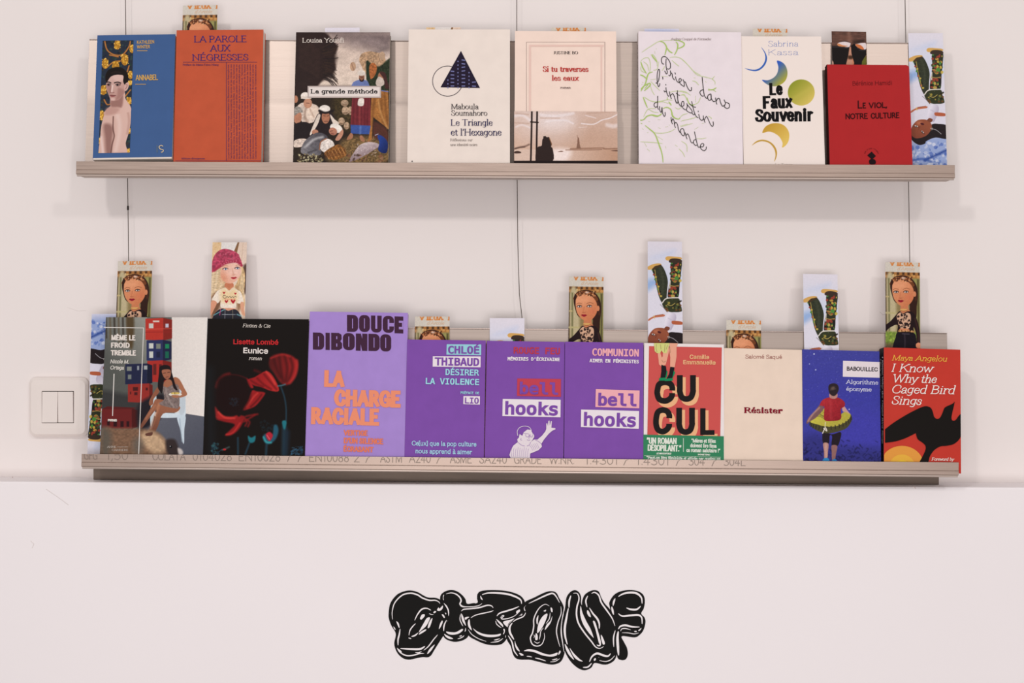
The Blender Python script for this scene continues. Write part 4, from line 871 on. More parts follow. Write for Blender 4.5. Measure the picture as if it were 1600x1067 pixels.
# ---- 8 red essay
B = book('u', (1295.5, 103), (1424, 99.5), (1425.5, 257.5), (1297, 257), .012, (172, 36, 38), 'short red paperback titled LE VIOL, NOTRE CULTURE', spine=(70, 20, 22), round_corner=.004, noise=.03)
VIOL = B
k = K(1292, 95, 6.391)
Flat(B.sh, k).text('Bérénice Hamidi', 258, 248, 648, 242, 44, th=.09).obj('author_name', (98, 22, 26), B.root)
f = Flat(B.sh, k).text('L', 308, 478, 353, 477, 80, th=.14).text('E', 358, 477, 390, 476, 58, th=.17).text('VIOL,', 418, 475, 600, 471, 58, th=.17).text('NOTRE', 186, 585, 408, 581, 58, th=.16).text('CULTURE', 438, 580, 724, 573, 58, th=.16)
f.obj('title', (50, 12, 16), B.root)
f = Flat(B.sh, k); f.add([(402, 945), (446, 908), (488, 952), (450, 988)]); f.blob([(420, 1000), (440, 982), (470, 985), (486, 1000), (482, 1030), (430, 1032)]); f.obj('publisher_mark', (30, 14, 18), B.root)
f = Flat(B.sh, k)
for i, ch in enumerate('éditions rouges'):
    a = math.radians(200 + i * 10); cx, cy = 445 + 66 * math.cos(a), 948 + 66 * math.sin(a); u = (-math.sin(a) * 7, math.cos(a) * 7)
    if ch != ' ': f.text(ch, cx - u[0] * .5, cy - u[1] * .5, cx + u[0] * .6, cy + u[1] * .6, 12, th=.16)
f.obj('publisher_name', (84, 18, 24), B.root)

# ---- 9 novel with the crates photograph
B = book('l', (163.5, 494.5), (323, 497), (316.5, 710), (157, 709), .013, (84, 84, 84), 'paperback titled MÊME LE FROID TREMBLE with photo of a seated woman by crates')
MEME = B
k = K(155, 490, 4.806)
p = full_pic(B, k, (92, 94, 90), 1.8)
p.poly([(-40, -10), (360, -10), (360, 700), (-40, 700)], (84, 86, 82), sm=False, g=((20, 300), (330, 60), (142, 142, 134))); p.poly([(-40, 560), (400, 640), (400, 800), (-40, 760)], (56, 56, 56), sm=False, soft=16)
for i in range(6): p.line([(50 + i * 32, 25), (54 + i * 32, 180 + i * 10)], 12, ((54, 46, 38), (96, 84, 66))[i % 2], soft=5)
p.poly([(205, 20), (260, 20), (255, 240), (225, 240)], (82, 66, 44), soft=8)
p.poly([(545, 20), (900, 20), (900, 800), (545, 740)], (222, 214, 208), sm=False, g=((560, 300), (800, 300), (230, 222, 216)))
p.poly([(330, 740), (645, 750), (900, 790), (900, 1250), (330, 1250)], (96, 98, 108), sm=False, g=((400, 760), (600, 1060), (80, 82, 94)))
# crates
def crate(x0, y0, x1, y1, rgb, xm, holes, hc=(196, 198, 190)):
    d = tuple(int(c * .72) for c in rgb)
    p.poly([(x0, y0), (xm, y0 - 6), (xm, y1 + 6), (x0, y1)], rgb, sm=False); p.poly([(xm, y0 - 6), (x1, y0 + 8), (x1, y1 - 10), (xm, y1 + 6)], d, sm=False)
    for (a, b, c, e, q) in holes: p.rect(a, b, c, e, q or hc, soft=2)
crate(348, 38, 548, 196, (178, 52, 42), 482, [(374, 74, 408, 110, None), (404, 52, 452, 64, (210, 200, 190)), (498, 76, 522, 104, (190, 190, 206))]); p.line([(350, 140), (545, 136)], 4, (140, 36, 34), soft=3); p.line([(352, 118), (544, 112)], 3, (204, 84, 70), soft=3)
crate(356, 202, 544, 352, (42, 48, 88), 478, [(374, 222, 408, 262, None), (428, 226, 462, 264, (120, 126, 116)), (376, 284, 406, 332, None), (430, 286, 458, 330, (30, 34, 62)), (496, 228, 526, 262, (28, 128, 84)), (496, 284, 524, 334, (26, 96, 76))])
crate(362, 356, 544, 510, (166, 46, 40), 478, [(406, 378, 430, 460, (96, 34, 32)), (450, 380, 470, 470, (90, 30, 30))])
crate(196, 380, 400, 530, (34, 38, 66), 360, [(208, 398, 244, 430, (126, 130, 122)), (286, 392, 300, 424, (150, 156, 160)), (336, 390, 362, 420, (160, 164, 164)), (216, 458, 242, 492, (116, 122, 116))])
crate(216, 530, 402, 664, (146, 46, 40), 376, [(254, 552, 292, 580, (70, 26, 28)), (232, 586, 240, 606, (70, 26, 28)), (264, 590, 288, 612, (70, 26, 28)), (350, 556, 366, 576, (70, 26, 28))])
crate(20, 716, 290, 860, (104, 34, 34), 245, [(60, 806, 80, 840, (46, 20, 24)), (108, 808, 134, 848, (46, 20, 24)), (160, 808, 184, 852, (46, 20, 24)), (206, 808, 226, 850, (46, 20, 24))]); p.poly([(20, 718), (60, 696), (290, 706), (245, 716)], (86, 30, 30), sm=False)
p.poly([(300, 680), (480, 600), (480, 760), (340, 870), (290, 850)], (34, 30, 36), soft=12)
# chair
p.poly([(398, 640), (430, 620), (420, 740), (390, 850), (384, 760)], (190, 204, 210)); p.poly([(600, 620), (640, 600), (650, 700), (645, 770), (590, 780), (470, 782), (420, 770), (415, 740), (600, 740)], (206, 218, 226)); p.poly([(585, 770), (648, 765), (640, 870), (638, 965), (628, 968), (612, 880)], (198, 212, 222))
p.line([(605, 790), (622, 960)], 5, (150, 166, 180), soft=3); p.poly([(600, 545), (645, 600), (640, 740), (600, 740)], (190, 200, 208), soft=3)
# woman
WS = (150, 96, 72)
p.poly([(440, 640), (600, 690), (580, 740), (480, 752), (440, 850), (400, 912), (350, 912), (370, 880), (400, 850), (430, 720), (330, 850), (310, 855), (320, 820), (400, 690)], WS, g=((440, 700), (360, 900), (108, 66, 52)))
p.line([(450, 680), (420, 770), (380, 880)], 14, (190, 130, 98), soft=8, a=.8); p.line([(420, 690), (350, 790)], 8, (186, 128, 98), soft=7, a=.7)
p.poly([(440, 550), (400, 610), (376, 660), (380, 690), (404, 680), (410, 640), (450, 590)], (140, 88, 66)); p.poly([(560, 480), (600, 490), (640, 560), (660, 610), (600, 632), (570, 620), (620, 590), (580, 540)], (166, 108, 80))
p.poly([(480, 545), (500, 500), (555, 480), (590, 520), (580, 560), (500, 570)], (160, 104, 78)); p.poly([(474, 545), (510, 555), (560, 530), (598, 545), (604, 640), (600, 700), (570, 712), (450, 680), (490, 640)], (124, 108, 104), tex=.15); p.line([(500, 560), (520, 640), (560, 700)], 8, (160, 146, 140), soft=6)
p.poly([(440, 545), (450, 440), (455, 400), (490, 385), (530, 395), (545, 440), (575, 540), (590, 575), (560, 560), (540, 500), (490, 500), (480, 560), (470, 600), (455, 580)], (30, 22, 24)); p.poly([(470, 430), (500, 418), (535, 425), (536, 470), (515, 492), (488, 480)], (158, 100, 76)); p.line([(480, 448), (498, 446)], 4, (50, 30, 28)); p.line([(514, 442), (530, 440)], 4, (50, 30, 28)); p.line([(500, 478), (520, 474)], 4, (100, 44, 42))
p.ell(572, 606, 50, 14, (222, 216, 206)); p.ell(572, 598, 34, 9, (206, 178, 96), tex=.3); p.poly([(545, 612), (600, 614), (590, 632), (555, 628)], (166, 108, 80))
# dog
p.poly([(20, 880), (130, 862), (300, 862), (420, 880), (480, 930), (520, 1000), (540, 1250), (20, 1250)], (122, 92, 72), soft=10, tex=.12, ts=(5, 4)); p.poly([(320, 900), (400, 890), (480, 940), (500, 1020), (420, 1050), (330, 980)], (190, 158, 126), soft=14, tex=.1, ts=(5, 4)); p.poly([(500, 960), (540, 940), (580, 960), (600, 1060), (520, 1060)], (52, 42, 42), soft=8); p.ell(538, 1000, 10, 10, (20, 16, 20)); p.ell(534, 996, 3, 3, (220, 220, 220)); p.poly([(590, 1010), (620, 1020), (630, 1050), (600, 1060)], (200, 190, 186), soft=5)
p.poly([(350, 900), (400, 890), (395, 915), (355, 918)], (96, 60, 50)); p.poly([(20, 860), (90, 900), (80, 1060), (20, 1060)], (88, 84, 76), soft=20, a=.8); p.ell(290, 990, 40, 60, (96, 92, 86), soft=20, a=.7)
p.noise(.018, 3, 3)
p.obj('cover_picture', B.root, 'photograph of a woman on a white chair beside stacked crates')
f = Flat(B.sh, k); f.add([(36, 101), (337, 105), (337, 110), (36, 106)]); f.add([(332, 105), (337, 105), (300, 1054), (294, 1054)]); f.add([(109, 452), (116, 452), (104, 768), (98, 768)]); f.obj('white_line', (220, 214, 208), B.root)
Flat(B.sh, k).text('MÊME LE', 92, 200, 274, 202, 40, 'sans', th=.25, thin=.2).text('FROID', 90, 257, 230, 258, 40, 'sans', th=.25, thin=.2).text('TREMBLE', 87, 314, 278, 316, 40, 'sans', th=.25, thin=.2).obj('title', (224, 214, 206), B.root)
Flat(B.sh, k).text('Nicole M.', 84, 374, 222, 376, 30, 'sans', th=.15, ital=.2).text('Ortega', 82, 420, 186, 422, 30, 'sans', th=.15, ital=.2).obj('author_name', (214, 208, 200), B.root)
Flat(B.sh, k).text('roman', 67, 809, 134, 810, 22, 'sans', th=.22).obj('genre_word', (220, 212, 204), B.root)
Flat(B.sh, k).text('ANNE', 62, 1008, 130, 1008, 15, 'serif').rect(136, 1000, 220, 1002).text('CARRIÈRE', 97, 1032, 220, 1032, 15, 'serif').obj('publisher_name', (206, 196, 186), B.root)

# ---- 10 black novel with poppies
B = book('l', (323.5, 497), (482, 499.5), (476, 712), (317.5, 710.5), .015, (22, 17, 15), 'black paperback with dark red poppies on its cover', spine=(40, 48, 58), noise=.01)
k = K(318, 490, 4.741)
s = B.sh; p = Pic(s, -s.w / 2 + .0008, .001, s.w / 2 - .0008, s.h - .001, k, (20, 14, 12), 1.7)
R1, R2, R3 = (166, 32, 34), (112, 20, 22), (58, 10, 12)
p.poly([(485, 350), (510, 310), (580, 295), (650, 310), (695, 350), (700, 400), (680, 470), (640, 520), (600, 528), (560, 500), (520, 440), (490, 400)], (84, 22, 22), soft=6, g=((500, 420), (660, 420), (146, 30, 30)))
for v in ([(560, 310), (570, 400), (590, 500)], [(600, 310), (620, 400), (610, 500)], [(640, 320), (660, 400), (630, 500)], [(520, 330), (540, 400), (570, 470)]): p.line(v, 12, (52, 12, 14), soft=10, a=.8)
p.line([(640, 510), (675, 460), (690, 400), (690, 350)], 14, (176, 44, 42), soft=10); p.line([(500, 330), (580, 303), (640, 318)], 8, (166, 40, 38), soft=7)
p.poly([(330, 490), (380, 470), (465, 425), (520, 470), (560, 568), (500, 572), (430, 545), (370, 530)], (150, 28, 30), soft=3, g=((400, 500), (540, 560), (178, 40, 38)))
for v in ([(400, 480), (440, 520), (500, 560)], [(450, 450), (490, 500), (540, 560)], [(350, 495), (400, 525), (440, 540)]): p.line(v, 9, (92, 14, 18), soft=7, a=.9)
p.line([(465, 430), (500, 470), (530, 520)], 8, (212, 70, 62), soft=6); p.poly([(320, 480), (345, 500), (370, 545), (350, 550), (330, 520)], (158, 28, 32), soft=4); p.line([(380, 420), (420, 435)], 14, (78, 14, 16), soft=8)
p.poly([(292, 712), (330, 640), (360, 570), (395, 575), (455, 585), (440, 620), (390, 680), (340, 705)], (148, 28, 30), soft=4); p.line([(320, 690), (370, 620), (400, 590)], 8, (200, 60, 52), soft=6); p.line([(350, 690), (400, 640), (430, 600)], 8, (86, 14, 16), soft=6)
p.line([(98, 545), (110, 500), (150, 460), (190, 448)], 18, (136, 26, 28), soft=8); p.line([(98, 540), (106, 515)], 16, (196, 50, 44), soft=7); p.line([(200, 452), (260, 458), (320, 480)], 6, (96, 20, 22), soft=5)
p.poly([(95, 500), (150, 460), (240, 455), (320, 500), (345, 600), (310, 690), (240, 750), (160, 740), (100, 680), (80, 590)], (28, 10, 10), soft=14, a=.9)
p.poly([(86, 690), (110, 720), (150, 755), (210, 762), (250, 755), (248, 790), (180, 790), (100, 780), (88, 740)], (162, 34, 34), soft=5); p.poly([(95, 780), (180, 785), (250, 765), (300, 760), (290, 810), (250, 870), (200, 902), (160, 900), (200, 860), (230, 820), (150, 800)], (140, 26, 28), soft=5); p.line([(110, 730), (160, 770), (230, 775)], 8, (210, 66, 58), soft=6); p.line([(170, 895), (220, 880), (270, 810)], 7, (190, 48, 46), soft=5)
for v in ([(270, 790), (320, 760), (400, 745)], [(290, 770), (340, 800), (330, 835)], [(300, 800), (350, 770), (380, 750)], [(280, 760), (320, 800), (310, 830)]): p.line(v, 10, (132, 24, 26), soft=6)
ST = (34, 62, 78); TE = (32, 112, 124)
for v, w2 in (([(575, 545), (600, 620), (612, 700), (612, 790)], 12), ([(600, 850), (596, 1040)], 36), ([(340, 960), (310, 1040)], 14), ([(468, 965), (462, 1060)], 18), ([(255, 920), (256, 1040)], 14), ([(100, 1040), (130, 1010), (160, 1005)], 6), ([(640, 1050), (690, 1020), (720, 990)], 8)): p.line(v, w2, ST, soft=w2 * .25, a=.8)
p.line([(552, 536), (580, 532), (605, 524)], 8, (70, 120, 136), soft=4); p.line([(45, 420), (50, 700), (60, 1000)], 50, (26, 28, 32), soft=26, a=.8); p.line([(620, 880), (610, 1040)], 30, (26, 40, 54), soft=14)
p.poly([(330, 905), (355, 918), (385, 905), (380, 945), (355, 958), (335, 945)], TE, soft=4); p.poly([(582, 800), (600, 790), (616, 802), (610, 840), (600, 858), (588, 840)], TE, soft=4)
p.poly([(445, 900), (465, 890), (510, 900), (520, 830), (545, 826), (556, 870), (535, 930), (490, 966), (455, 955), (442, 925)], (36, 84, 104), soft=5); p.line([(445, 915), (465, 950), (500, 955)], 10, (60, 166, 170), soft=5); p.poly([(462, 892), (490, 876), (514, 900), (500, 935), (485, 942), (468, 920)], (172, 36, 52), soft=3); p.line([(470, 900), (490, 930)], 4, (222, 120, 130), soft=2)
p.line([(140, 1010), (190, 988)], 8, (70, 90, 90), soft=5); p.ell(156, 1006, 12, 7, (180, 40, 44)); p.speck(50, (60, 960, 110, 1045), 8, [(30, 54, 68), (50, 90, 96)], 2, .6); p.speck(60, (650, 985, 735, 1045), 8, [(30, 54, 74), (46, 84, 110)], 3, .6); p.speck(40, (190, 620, 260, 680), 8, [(28, 28, 36), (36, 36, 44)], 5, .6); p.speck(30, (420, 790, 520, 870), 9, [(24, 34, 40)], 6, .6)
p.obj('cover_picture', B.root, 'dark picture of red poppies and teal buds')
Flat(B.sh, k).text('Fiction & Cie', 292, 101, 494, 104, 26, 'serif', th=.13, thin=.05, ital=.25).obj('series_name', (222, 212, 202), B.root)
Flat(B.sh, k).text('Lisette Lombé', 222, 227, 556, 231, 37, 'inter', bold=.018).obj('author_name', (206, 48, 52), B.root)
Flat(B.sh, k).text('Eunice', 296, 294, 480, 298, 42, 'inter', bold=.02).obj('title', (234, 224, 218), B.root)
Flat(B.sh, k).text('roman', 338, 343, 430, 345, 27, 'serif', th=.13, thin=.06, ital=.25).obj('genre_word', (214, 204, 196), B.root)

# ---- 11 lavender essay with block lettering
B = book('l', (484, 486), (636.5, 489.5), (632, 714), (476.5, 712.5), .013, (164, 134, 204), 'tall lavender paperback titled LA CHARGE RACIALE in orange', noise=.04)
k = K(478, 482, 4.562); DK = (66, 38, 60); LV = (160, 132, 198)
def ctr(fd, fl, ch, x0, x1, y, h, sk=.028):
    def q(x, yy): return (x, yy + (x - x0) * sk)
    w = x1 - x0; t, b = y, y + h
    r = w * .42
    def rr(tl, tr_, br, bl):
        o = []
        for cx, cy, a0, on, px, py in ((x0 + r, t + r, 180, tl, x0, t), (x1 - r, t + r, 270, tr_, x1, t), (x1 - r, b - r, 0, br, x1, b), (x0 + r, b - r, 90, bl, x0, b)):
            if on:
                for i in range(7):
                    a = math.radians(a0 + 15 * i); o.append(q(cx + r * math.cos(a), cy + r * math.sin(a)))
            else: o.append(q(px, py))
        return o
    def S(a, c, d, e): fl.add([q(x0 + w * a, t + h * c), q(x0 + w * d, t + h * c), q(x0 + w * d, t + h * e), q(x0 + w * a, t + h * e)])
    m = .5; s_ = .035
    if ch == 'D': fd.add(rr(0, 1, 1, 0)); S(m - s_, .22, m + s_, .80)
    if ch == 'O': fd.add(rr(1, 1, 1, 1)); S(m - s_, .2, m + s_, .8)
    if ch == 'U': fd.add(rr(0, 0, 1, 1)); S(m - .09, -.01, m + .09, .78)
    if ch == 'C': fd.add(rr(1, 1, 1, 1)); S(m - .06, .2, m + .08, .8); S(m, .42, 1.02, .62)
    if ch == 'E': fd.add(rr(0, 0, 0, 0)); S(.5, .25, 1.02, .38); S(.5, .62, 1.02, .76); S(.86, .36, 1.02, .64)
    if ch == 'I': fd.add(rr(0, 0, 0, 0))
    if ch == 'B':
        o = [q(x0, t), q(x1 - w * .3, t), q(x1 - w * .06, t + h * .1), q(x1 - w * .04, t + h * .36), q(x1 - w * .16, t + h * .48), q(x1, t + h * .6), q(x1, t + h * .88), q(x1 - w * .25, b), q(x0, b)]
        fd.add(o); S(m - .03, .2, m + .06, .36); S(m - .03, .62, m + .06, .8)
    if ch == 'N': fd.add(rr(0, 0, 0, 0)); fl.add([q(x0 + w * .44, t - 1), q(x0 + w * .56, t - 1), q(x0 + w * .56, t + h * .3)]); fl.add([q(x0 + w * .42, b + 1), q(x0 + w * .54, b + 1), q(x0 + w * .42, t + h * .62)])
fd = Flat(B.sh, k); fl_ = Flat(B.sh, k)
for ch, x0, x1, y in (('D', 293, 372, 45), ('O', 379, 456, 46), ('U', 464, 540, 50), ('C', 548, 628, 52), ('E', 632, 694, 56)): ctr(fd, fl_, ch, x0, x1, y, 120)
for ch, x0, x1, y in (('D', 50, 130, 171), ('I', 140, 170, 173), ('B', 180, 258, 173), ('O', 264, 348, 174), ('N', 356, 438, 178), ('D', 446, 526, 180), ('O', 530, 608, 183)): ctr(fd, fl_, ch, x0, x1, y, 122)
fd.obj('author_name', DK, B.root)['kind'] = 'stuff'; fl_.obj('letter_slit', LV, B.root)['kind'] = 'stuff'
OR = (232, 142, 110)
Flat(B.sh, k).text('LA', 129, 559, 276, 563, 120, th=.27, thin=.22).text('CHARGE', 199, 697, 678, 708, 122, th=.27, thin=.22).text('RACIALE', 36, 824, 524, 836, 122, th=.26, thin=.22).obj('title', OR, B.root)
Flat(B.sh, k).text('VERTIGE', 269, 905, 442, 909, 40, th=.24, thin=.2).text("D'UN SILENCE", 270, 962, 552, 969, 42, th=.24, thin=.2).text('ÉCRASANT', 268, 1020, 482, 1026, 40, th=.24, thin=.2).obj('subtitle', (222, 122, 96), B.root)

PU = (124, 76, 164)
# ---- 12 purple essay
B = book('l', (637, 530.5), (760, 532), (755.5, 715), (633, 714), .015, PU, 'purple paperback titled DÉSIRER LA VIOLENCE with pale blue lettering', noise=.04)
k = K(630, 526, 5.561); CY_ = (158, 216, 226); WH = (232, 222, 228)
f = Flat(B.sh, k); f.add([(378, 66), (678, 68), (677, 162), (376, 156)]); f.obj('blue_panel', (150, 206, 216), B.root)
f = Flat(B.sh, k); f.add([(258, 170), (673, 172), (672, 266), (256, 260)]); f.obj('white_panel', WH, B.root)
f = Flat(B.sh, k); f.add([(524, 516), (667, 518), (666, 590), (522, 586)]); f.obj('white_panel', WH, B.root)
mk = dict(bold=.012)
Flat(B.sh, k).text('CHLOÉ', 390, 147, 662, 150, 66, 'mono', bold=.025).text('THIBAUD', 274, 250, 660, 256, 70, 'mono', bold=.025).obj('author_name', PU, B.root)
Flat(B.sh, k).text('LIO', 536, 580, 656, 583, 52, 'mono', bold=.02).obj('preface_name', PU, B.root)
Flat(B.sh, k).text('DÉSIRER', 368, 334, 660, 340, 54, 'mono', bold=.02).text('LA VIOLENCE', 196, 412, 660, 422, 54, 'mono', bold=.02).text('PRÉFACE DE', 498, 498, 660, 501, 22, 'mono', bold=.02).obj('title', CY_, B.root)
Flat(B.sh, k).text('Ce[ux] que la pop culture', 74, 946, 636, 956, 42, th=.15).text('nous apprend à aimer', 108, 1014, 598, 1024, 42, th=.15).obj('subtitle', (166, 208, 228), B.root)
# ---- 13 purple memoir
B = book('l', (761.5, 532.5), (883, 534), (880, 717), (757.5, 715.5), .013, PU, 'purple paperback titled ROUGE FEU with white drawing of a waving figure', spine=(96, 30, 58), noise=.04)
k = K(755, 528, 5.561)
Flat(B.sh, k).text('ROUGE FEU', 264, 136, 666, 144, 58, 'mono', bold=.025).obj('title', (186, 62, 78), B.root)
Flat(B.sh, k).text("MÉMOIRES D'ÉCRIVAINE", 212, 196, 664, 202, 30, 'mono', bold=.03).obj('subtitle', WH, B.root)
f = Flat(B.sh, k); f.add([(296, 352), (676, 356), (675, 512), (293, 504)]); f.obj('red_panel', (190, 66, 82), B.root)
f = Flat(B.sh, k); f.add([(170, 530), (673, 538), (671, 690), (167, 678)]); f.obj('white_panel', WH, B.root)
Flat(B.sh, k).text('bell', 316, 488, 650, 496, 104, 'mono', bold=.03).text('hooks', 190, 666, 648, 676, 114, 'mono', bold=.03).obj('author_name', PU, B.root)
f = Flat(B.sh, k)
f.add([(228, 1018), (240, 975), (262, 935), (300, 905), (296, 880), (310, 866), (316, 835), (340, 850), (352, 820), (385, 795), (415, 800), (432, 835), (440, 855), (430, 885), (412, 905), (445, 880), (470, 884), (510, 850), (540, 812), (548, 790), (548, 745), (556, 740), (562, 768), (566, 722), (576, 718), (578, 762), (588, 722), (596, 726), (592, 780), (626, 784), (628, 794), (600, 806), (570, 832), (530, 880), (505, 920), (510, 945), (480, 975), (408, 1005), (406, 1044), (240, 1044)])
f.obj('figure_drawing', (226, 214, 220), B.root, 'white line portrait of a figure with one arm raised')
f = Flat(B.sh, k); f.line([(300, 850), (296, 810), (318, 778), (360, 766), (400, 776), (420, 806)], 5); f.line([(430, 835), (440, 850), (436, 870)], 7); f.obj('hair_outline', (220, 208, 218), B.root)
f = Flat(B.sh, k)
for v in ([(352, 830), (380, 832), (400, 836)], [(370, 835), (372, 855), (392, 860), (400, 842)], [(408, 838), (410, 858), (425, 860), (428, 840)], [(402, 842), (400, 865), (394, 875)], [(380, 884), (395, 890), (408, 886)], [(300, 905), (330, 930), (360, 940)], [(412, 905), (400, 930), (380, 940)], [(445, 882), (480, 900), (505, 920)], [(330, 870), (325, 885), (336, 888)]): f.line(v, 3.2)
for i in range(9): f.line([(250 + i * 18, 950 + (i % 3) * 6), (244 + i * 18, 990), (250 + i * 17, 1036)], 1.8)
for i in range(5): f.line([(400 + i * 16, 930 - i * 4), (420 + i * 14, 955 - i * 5), (430 + i * 14, 980 - i * 5)], 1.8)
f.obj('drawing_detail', (150, 112, 176), B.root)
# ---- 14 purple essay on love
B = book('l', (884.5, 534.5), (1007, 535), (1005, 718), (882, 717), .014, PU, 'purple paperback titled COMMUNION with pink and white name panels', noise=.04)
k = K(880, 530, 5.615)
Flat(B.sh, k).text('COMMUNION', 254, 144, 663, 152, 64, 'mono', bold=.025).obj('title', (236, 170, 176), B.root)
Flat(B.sh, k).text('AIMER EN FÉMINISTES', 230, 202, 663, 212, 31, 'mono', bold=.03).obj('subtitle', WH, B.root)
f = Flat(B.sh, k); f.add([(286, 438), (670, 450), (667, 606), (282, 594)]); f.obj('pink_panel', (236, 172, 178), B.root)
f = Flat(B.sh, k); f.add([(157, 617), (665, 630), (662, 786), (155, 770)]); f.obj('white_panel', WH, B.root)
Flat(B.sh, k).text('bell', 306, 582, 642, 590, 108, 'mono', bold=.03).text('hooks', 180, 760, 636, 772, 118, 'mono', bold=.03).obj('author_name', PU, B.root)

# ---- 15 coral novel with green band
B = book('l', (1008.5, 536), (1132.5, 538), (1131.5, 718.5), (1006, 717.5), .012, (232, 222, 220), 'white-edged coral novel titled CUCUL with green quotation band')
k = K(1003, 530, 5.56)
f = Flat(B.sh, k); f.add([(62, 60), (694, 72), (680, 860), (46, 850)]); f.obj('coral_panel', (202, 84, 80), B.root)
f = Flat(B.sh, k)
CU = [('C', 108, 288, 350, 562), ('U', 304, 468, 312, 545), ('C', 98, 262, 590, 828), ('U', 298, 460, 596, 832), ('L', 506, 630, 600, 832)]
def fatC(x0, x1, y0, y1, f, sk=0):
    cx, w, r = (x0 + x1) / 2, 50, (x1 - x0) / 2 - 25
    c = [(x1 - 25 - sk * .2, y0 + max((y1 - y0) * .37, 96)), (x1 - 25, y0 + 70), (x1 - 42, y0 + 38), (cx, y0 + 25), (x0 + 42, y0 + 42), (x0 + 27, y0 + 90), (x0 + 25 - sk, y1 - 90), (x0 + 42 - sk, y1 - 42), (cx - sk, y1 - 25), (x1 - 48 - sk, y1 - 42), (x1 - 28 - sk, y1 - 70), (x1 - 26 - sk, y1 - max((y1 - y0) * .34, 94))]
    f.line(c, w)
def fatU(x0, x1, y0, y1, f):
    f.line([(x0 + 25, y0), (x0 + 25, (y0 + y1) / 2), (x0 + 25, y1 - 90), (x0 + 42, y1 - 42), ((x0 + x1) / 2, y1 - 25), (x1 - 42, y1 - 42), (x1 - 25, y1 - 90), (x1 - 25, (y0 + y1) / 2), (x1 - 25, y0)], 50)
for nm, rgb, dx, dy in (('letter_shadow', (232, 176, 130), 26, 32), ('title', (30, 26, 26), 0, 0)):
    f = Flat(B.sh, k)
    for ch, x0, x1, y0, y1 in CU:
        x0 += dx; x1 += dx; y0 += dy * .55 if ch != 'C' else dy; y1 += dy
        if ch == 'C': fatC(x0, x1, y0, y1, f, 0)
        if ch == 'U': fatU(x0, x1, y0, y1, f)
        if ch == 'L': f.rect(x0, y0, x0 + 46, y1); f.rect(x0, y1 - 42, x1, y1)
    f.clip(zmin=B.sh.loc(*k(np.array([100.]), np.array([846.])))[1][0]); f.obj(nm, rgb, B.root)
Flat(B.sh, k).text('Camille', 414, 172, 584, 174, 38, 'inter', bold=.02).text('Emmanuelle', 358, 218, 640, 222, 38, 'inter', bold=.02).obj('author_name', (236, 190, 140), B.root)
f = Flat(B.sh, k); f.add([(240, 34), (312, 36), (300, 70), (300, 150), (284, 245), (244, 245), (246, 160), (236, 90)]); f.add([(136, 100), (160, 120), (172, 160), (180, 150), (182, 118), (212, 118), (232, 60), (236, 100), (222, 160), (206, 222), (170, 236), (148, 220), (144, 180), (138, 140)]); f.obj('legs_drawing', (228, 164, 138), B.root)
f = Flat(B.sh, k); f.add([(104, 34), (240, 34), (226, 84), (212, 124), (184, 118), (168, 98), (158, 122), (130, 122), (110, 104)]); f.obj('shorts_drawing', (206, 208, 128), B.root)
f = Flat(B.sh, k); f.add([(168, 222), (208, 236), (214, 282), (198, 345), (160, 340), (168, 280)]); f.add([(246, 240), (282, 244), (276, 300), (262, 345), (214, 344), (236, 300)]); f.obj('socks_drawing', (26, 26, 30), B.root)
f = Flat(B.sh, k); f.add([(214, 272), (222, 280), (216, 330), (198, 345), (208, 310)]); f.add([(276, 272), (288, 292), (270, 330), (262, 345), (268, 310)]); f.add([(150, 338), (200, 334), (210, 345), (204, 360), (146, 360)]); f.add([(206, 344), (262, 338), (270, 352), (262, 362), (196, 364)]); f.obj('shoes_drawing', (22, 132, 84), B.root)
f = Flat(B.sh, k)
for v in ([(126, 45), (122, 80), (130, 112)], [(160, 45), (166, 90)], [(200, 45), (196, 110)], [(222, 50), (210, 90)], [(170, 180), (186, 200), (206, 190)], [(240, 60), (246, 120)]): f.line(v, 2.5)
f.obj('drawing_detail', (150, 120, 90), B.root)
zt_ = B.sh.loc(*k(np.array([14.]), np.array([829.])))[1][0]; w = B.sh.w
b = MB(); b.box(-w / 2 - .0008, w / 2 - .0006, -.0011, B.t + .001, .0002, zt_); bo = b.obj('paper_band', mat('green_band', (22, 122, 78), .4), B.root)
f = Flat(B.sh, k); f.text('“UN ROMAN', 40, 908, 300, 912, 54, th=.2, thin=.15).text('DÉSOPILANT.”', 48, 970, 340, 977, 56, th=.2, thin=.15).text('LES INROCKUPTIBLES', 124, 1000, 252, 1002, 15, th=.2, ital=.2)
f.text('“Mères et filles', 428, 898, 640, 902, 34, th=.18, thin=.14).text('doivent lire fissa', 418, 940, 648, 944, 34, th=.18, thin=.14).text('ce roman salutaire !”', 384, 980, 678, 986, 34, th=.18, thin=.14).text('MADAME FIGARO', 484, 1008, 590, 1010, 14, th=.2, ital=.2)
f.text('“Peut-on être féministe et attirée par quelqu’un', 38, 1044, 680, 1056, 30, th=.18, thin=.14).rect(357, 860, 361, 978).rect(20, 1010, 684, 1012, dy=14)
f.obj('band_lettering', (222, 226, 214), bo, y=-.0014)

# ---- 16 cream essay
B = book('l', (1133, 544.5), (1256, 546), (1255, 721), (1132, 719), .010, (232, 210, 192), 'plain cream-pink paperback titled Résister', rough=.55)
k = K(1120, 380, 2.736)
Flat(B.sh, k).text('Salomé Saqué', 122, 493, 278, 495, 17, 'sans', th=.11).obj('author_name', (150, 84, 76), B.root)
Flat(B.sh, k).text('Résister', 118, 726, 280, 728, 25, 'didone', th=.33, thin=.1, serif=.07).obj('title', (128, 22, 40), B.root)

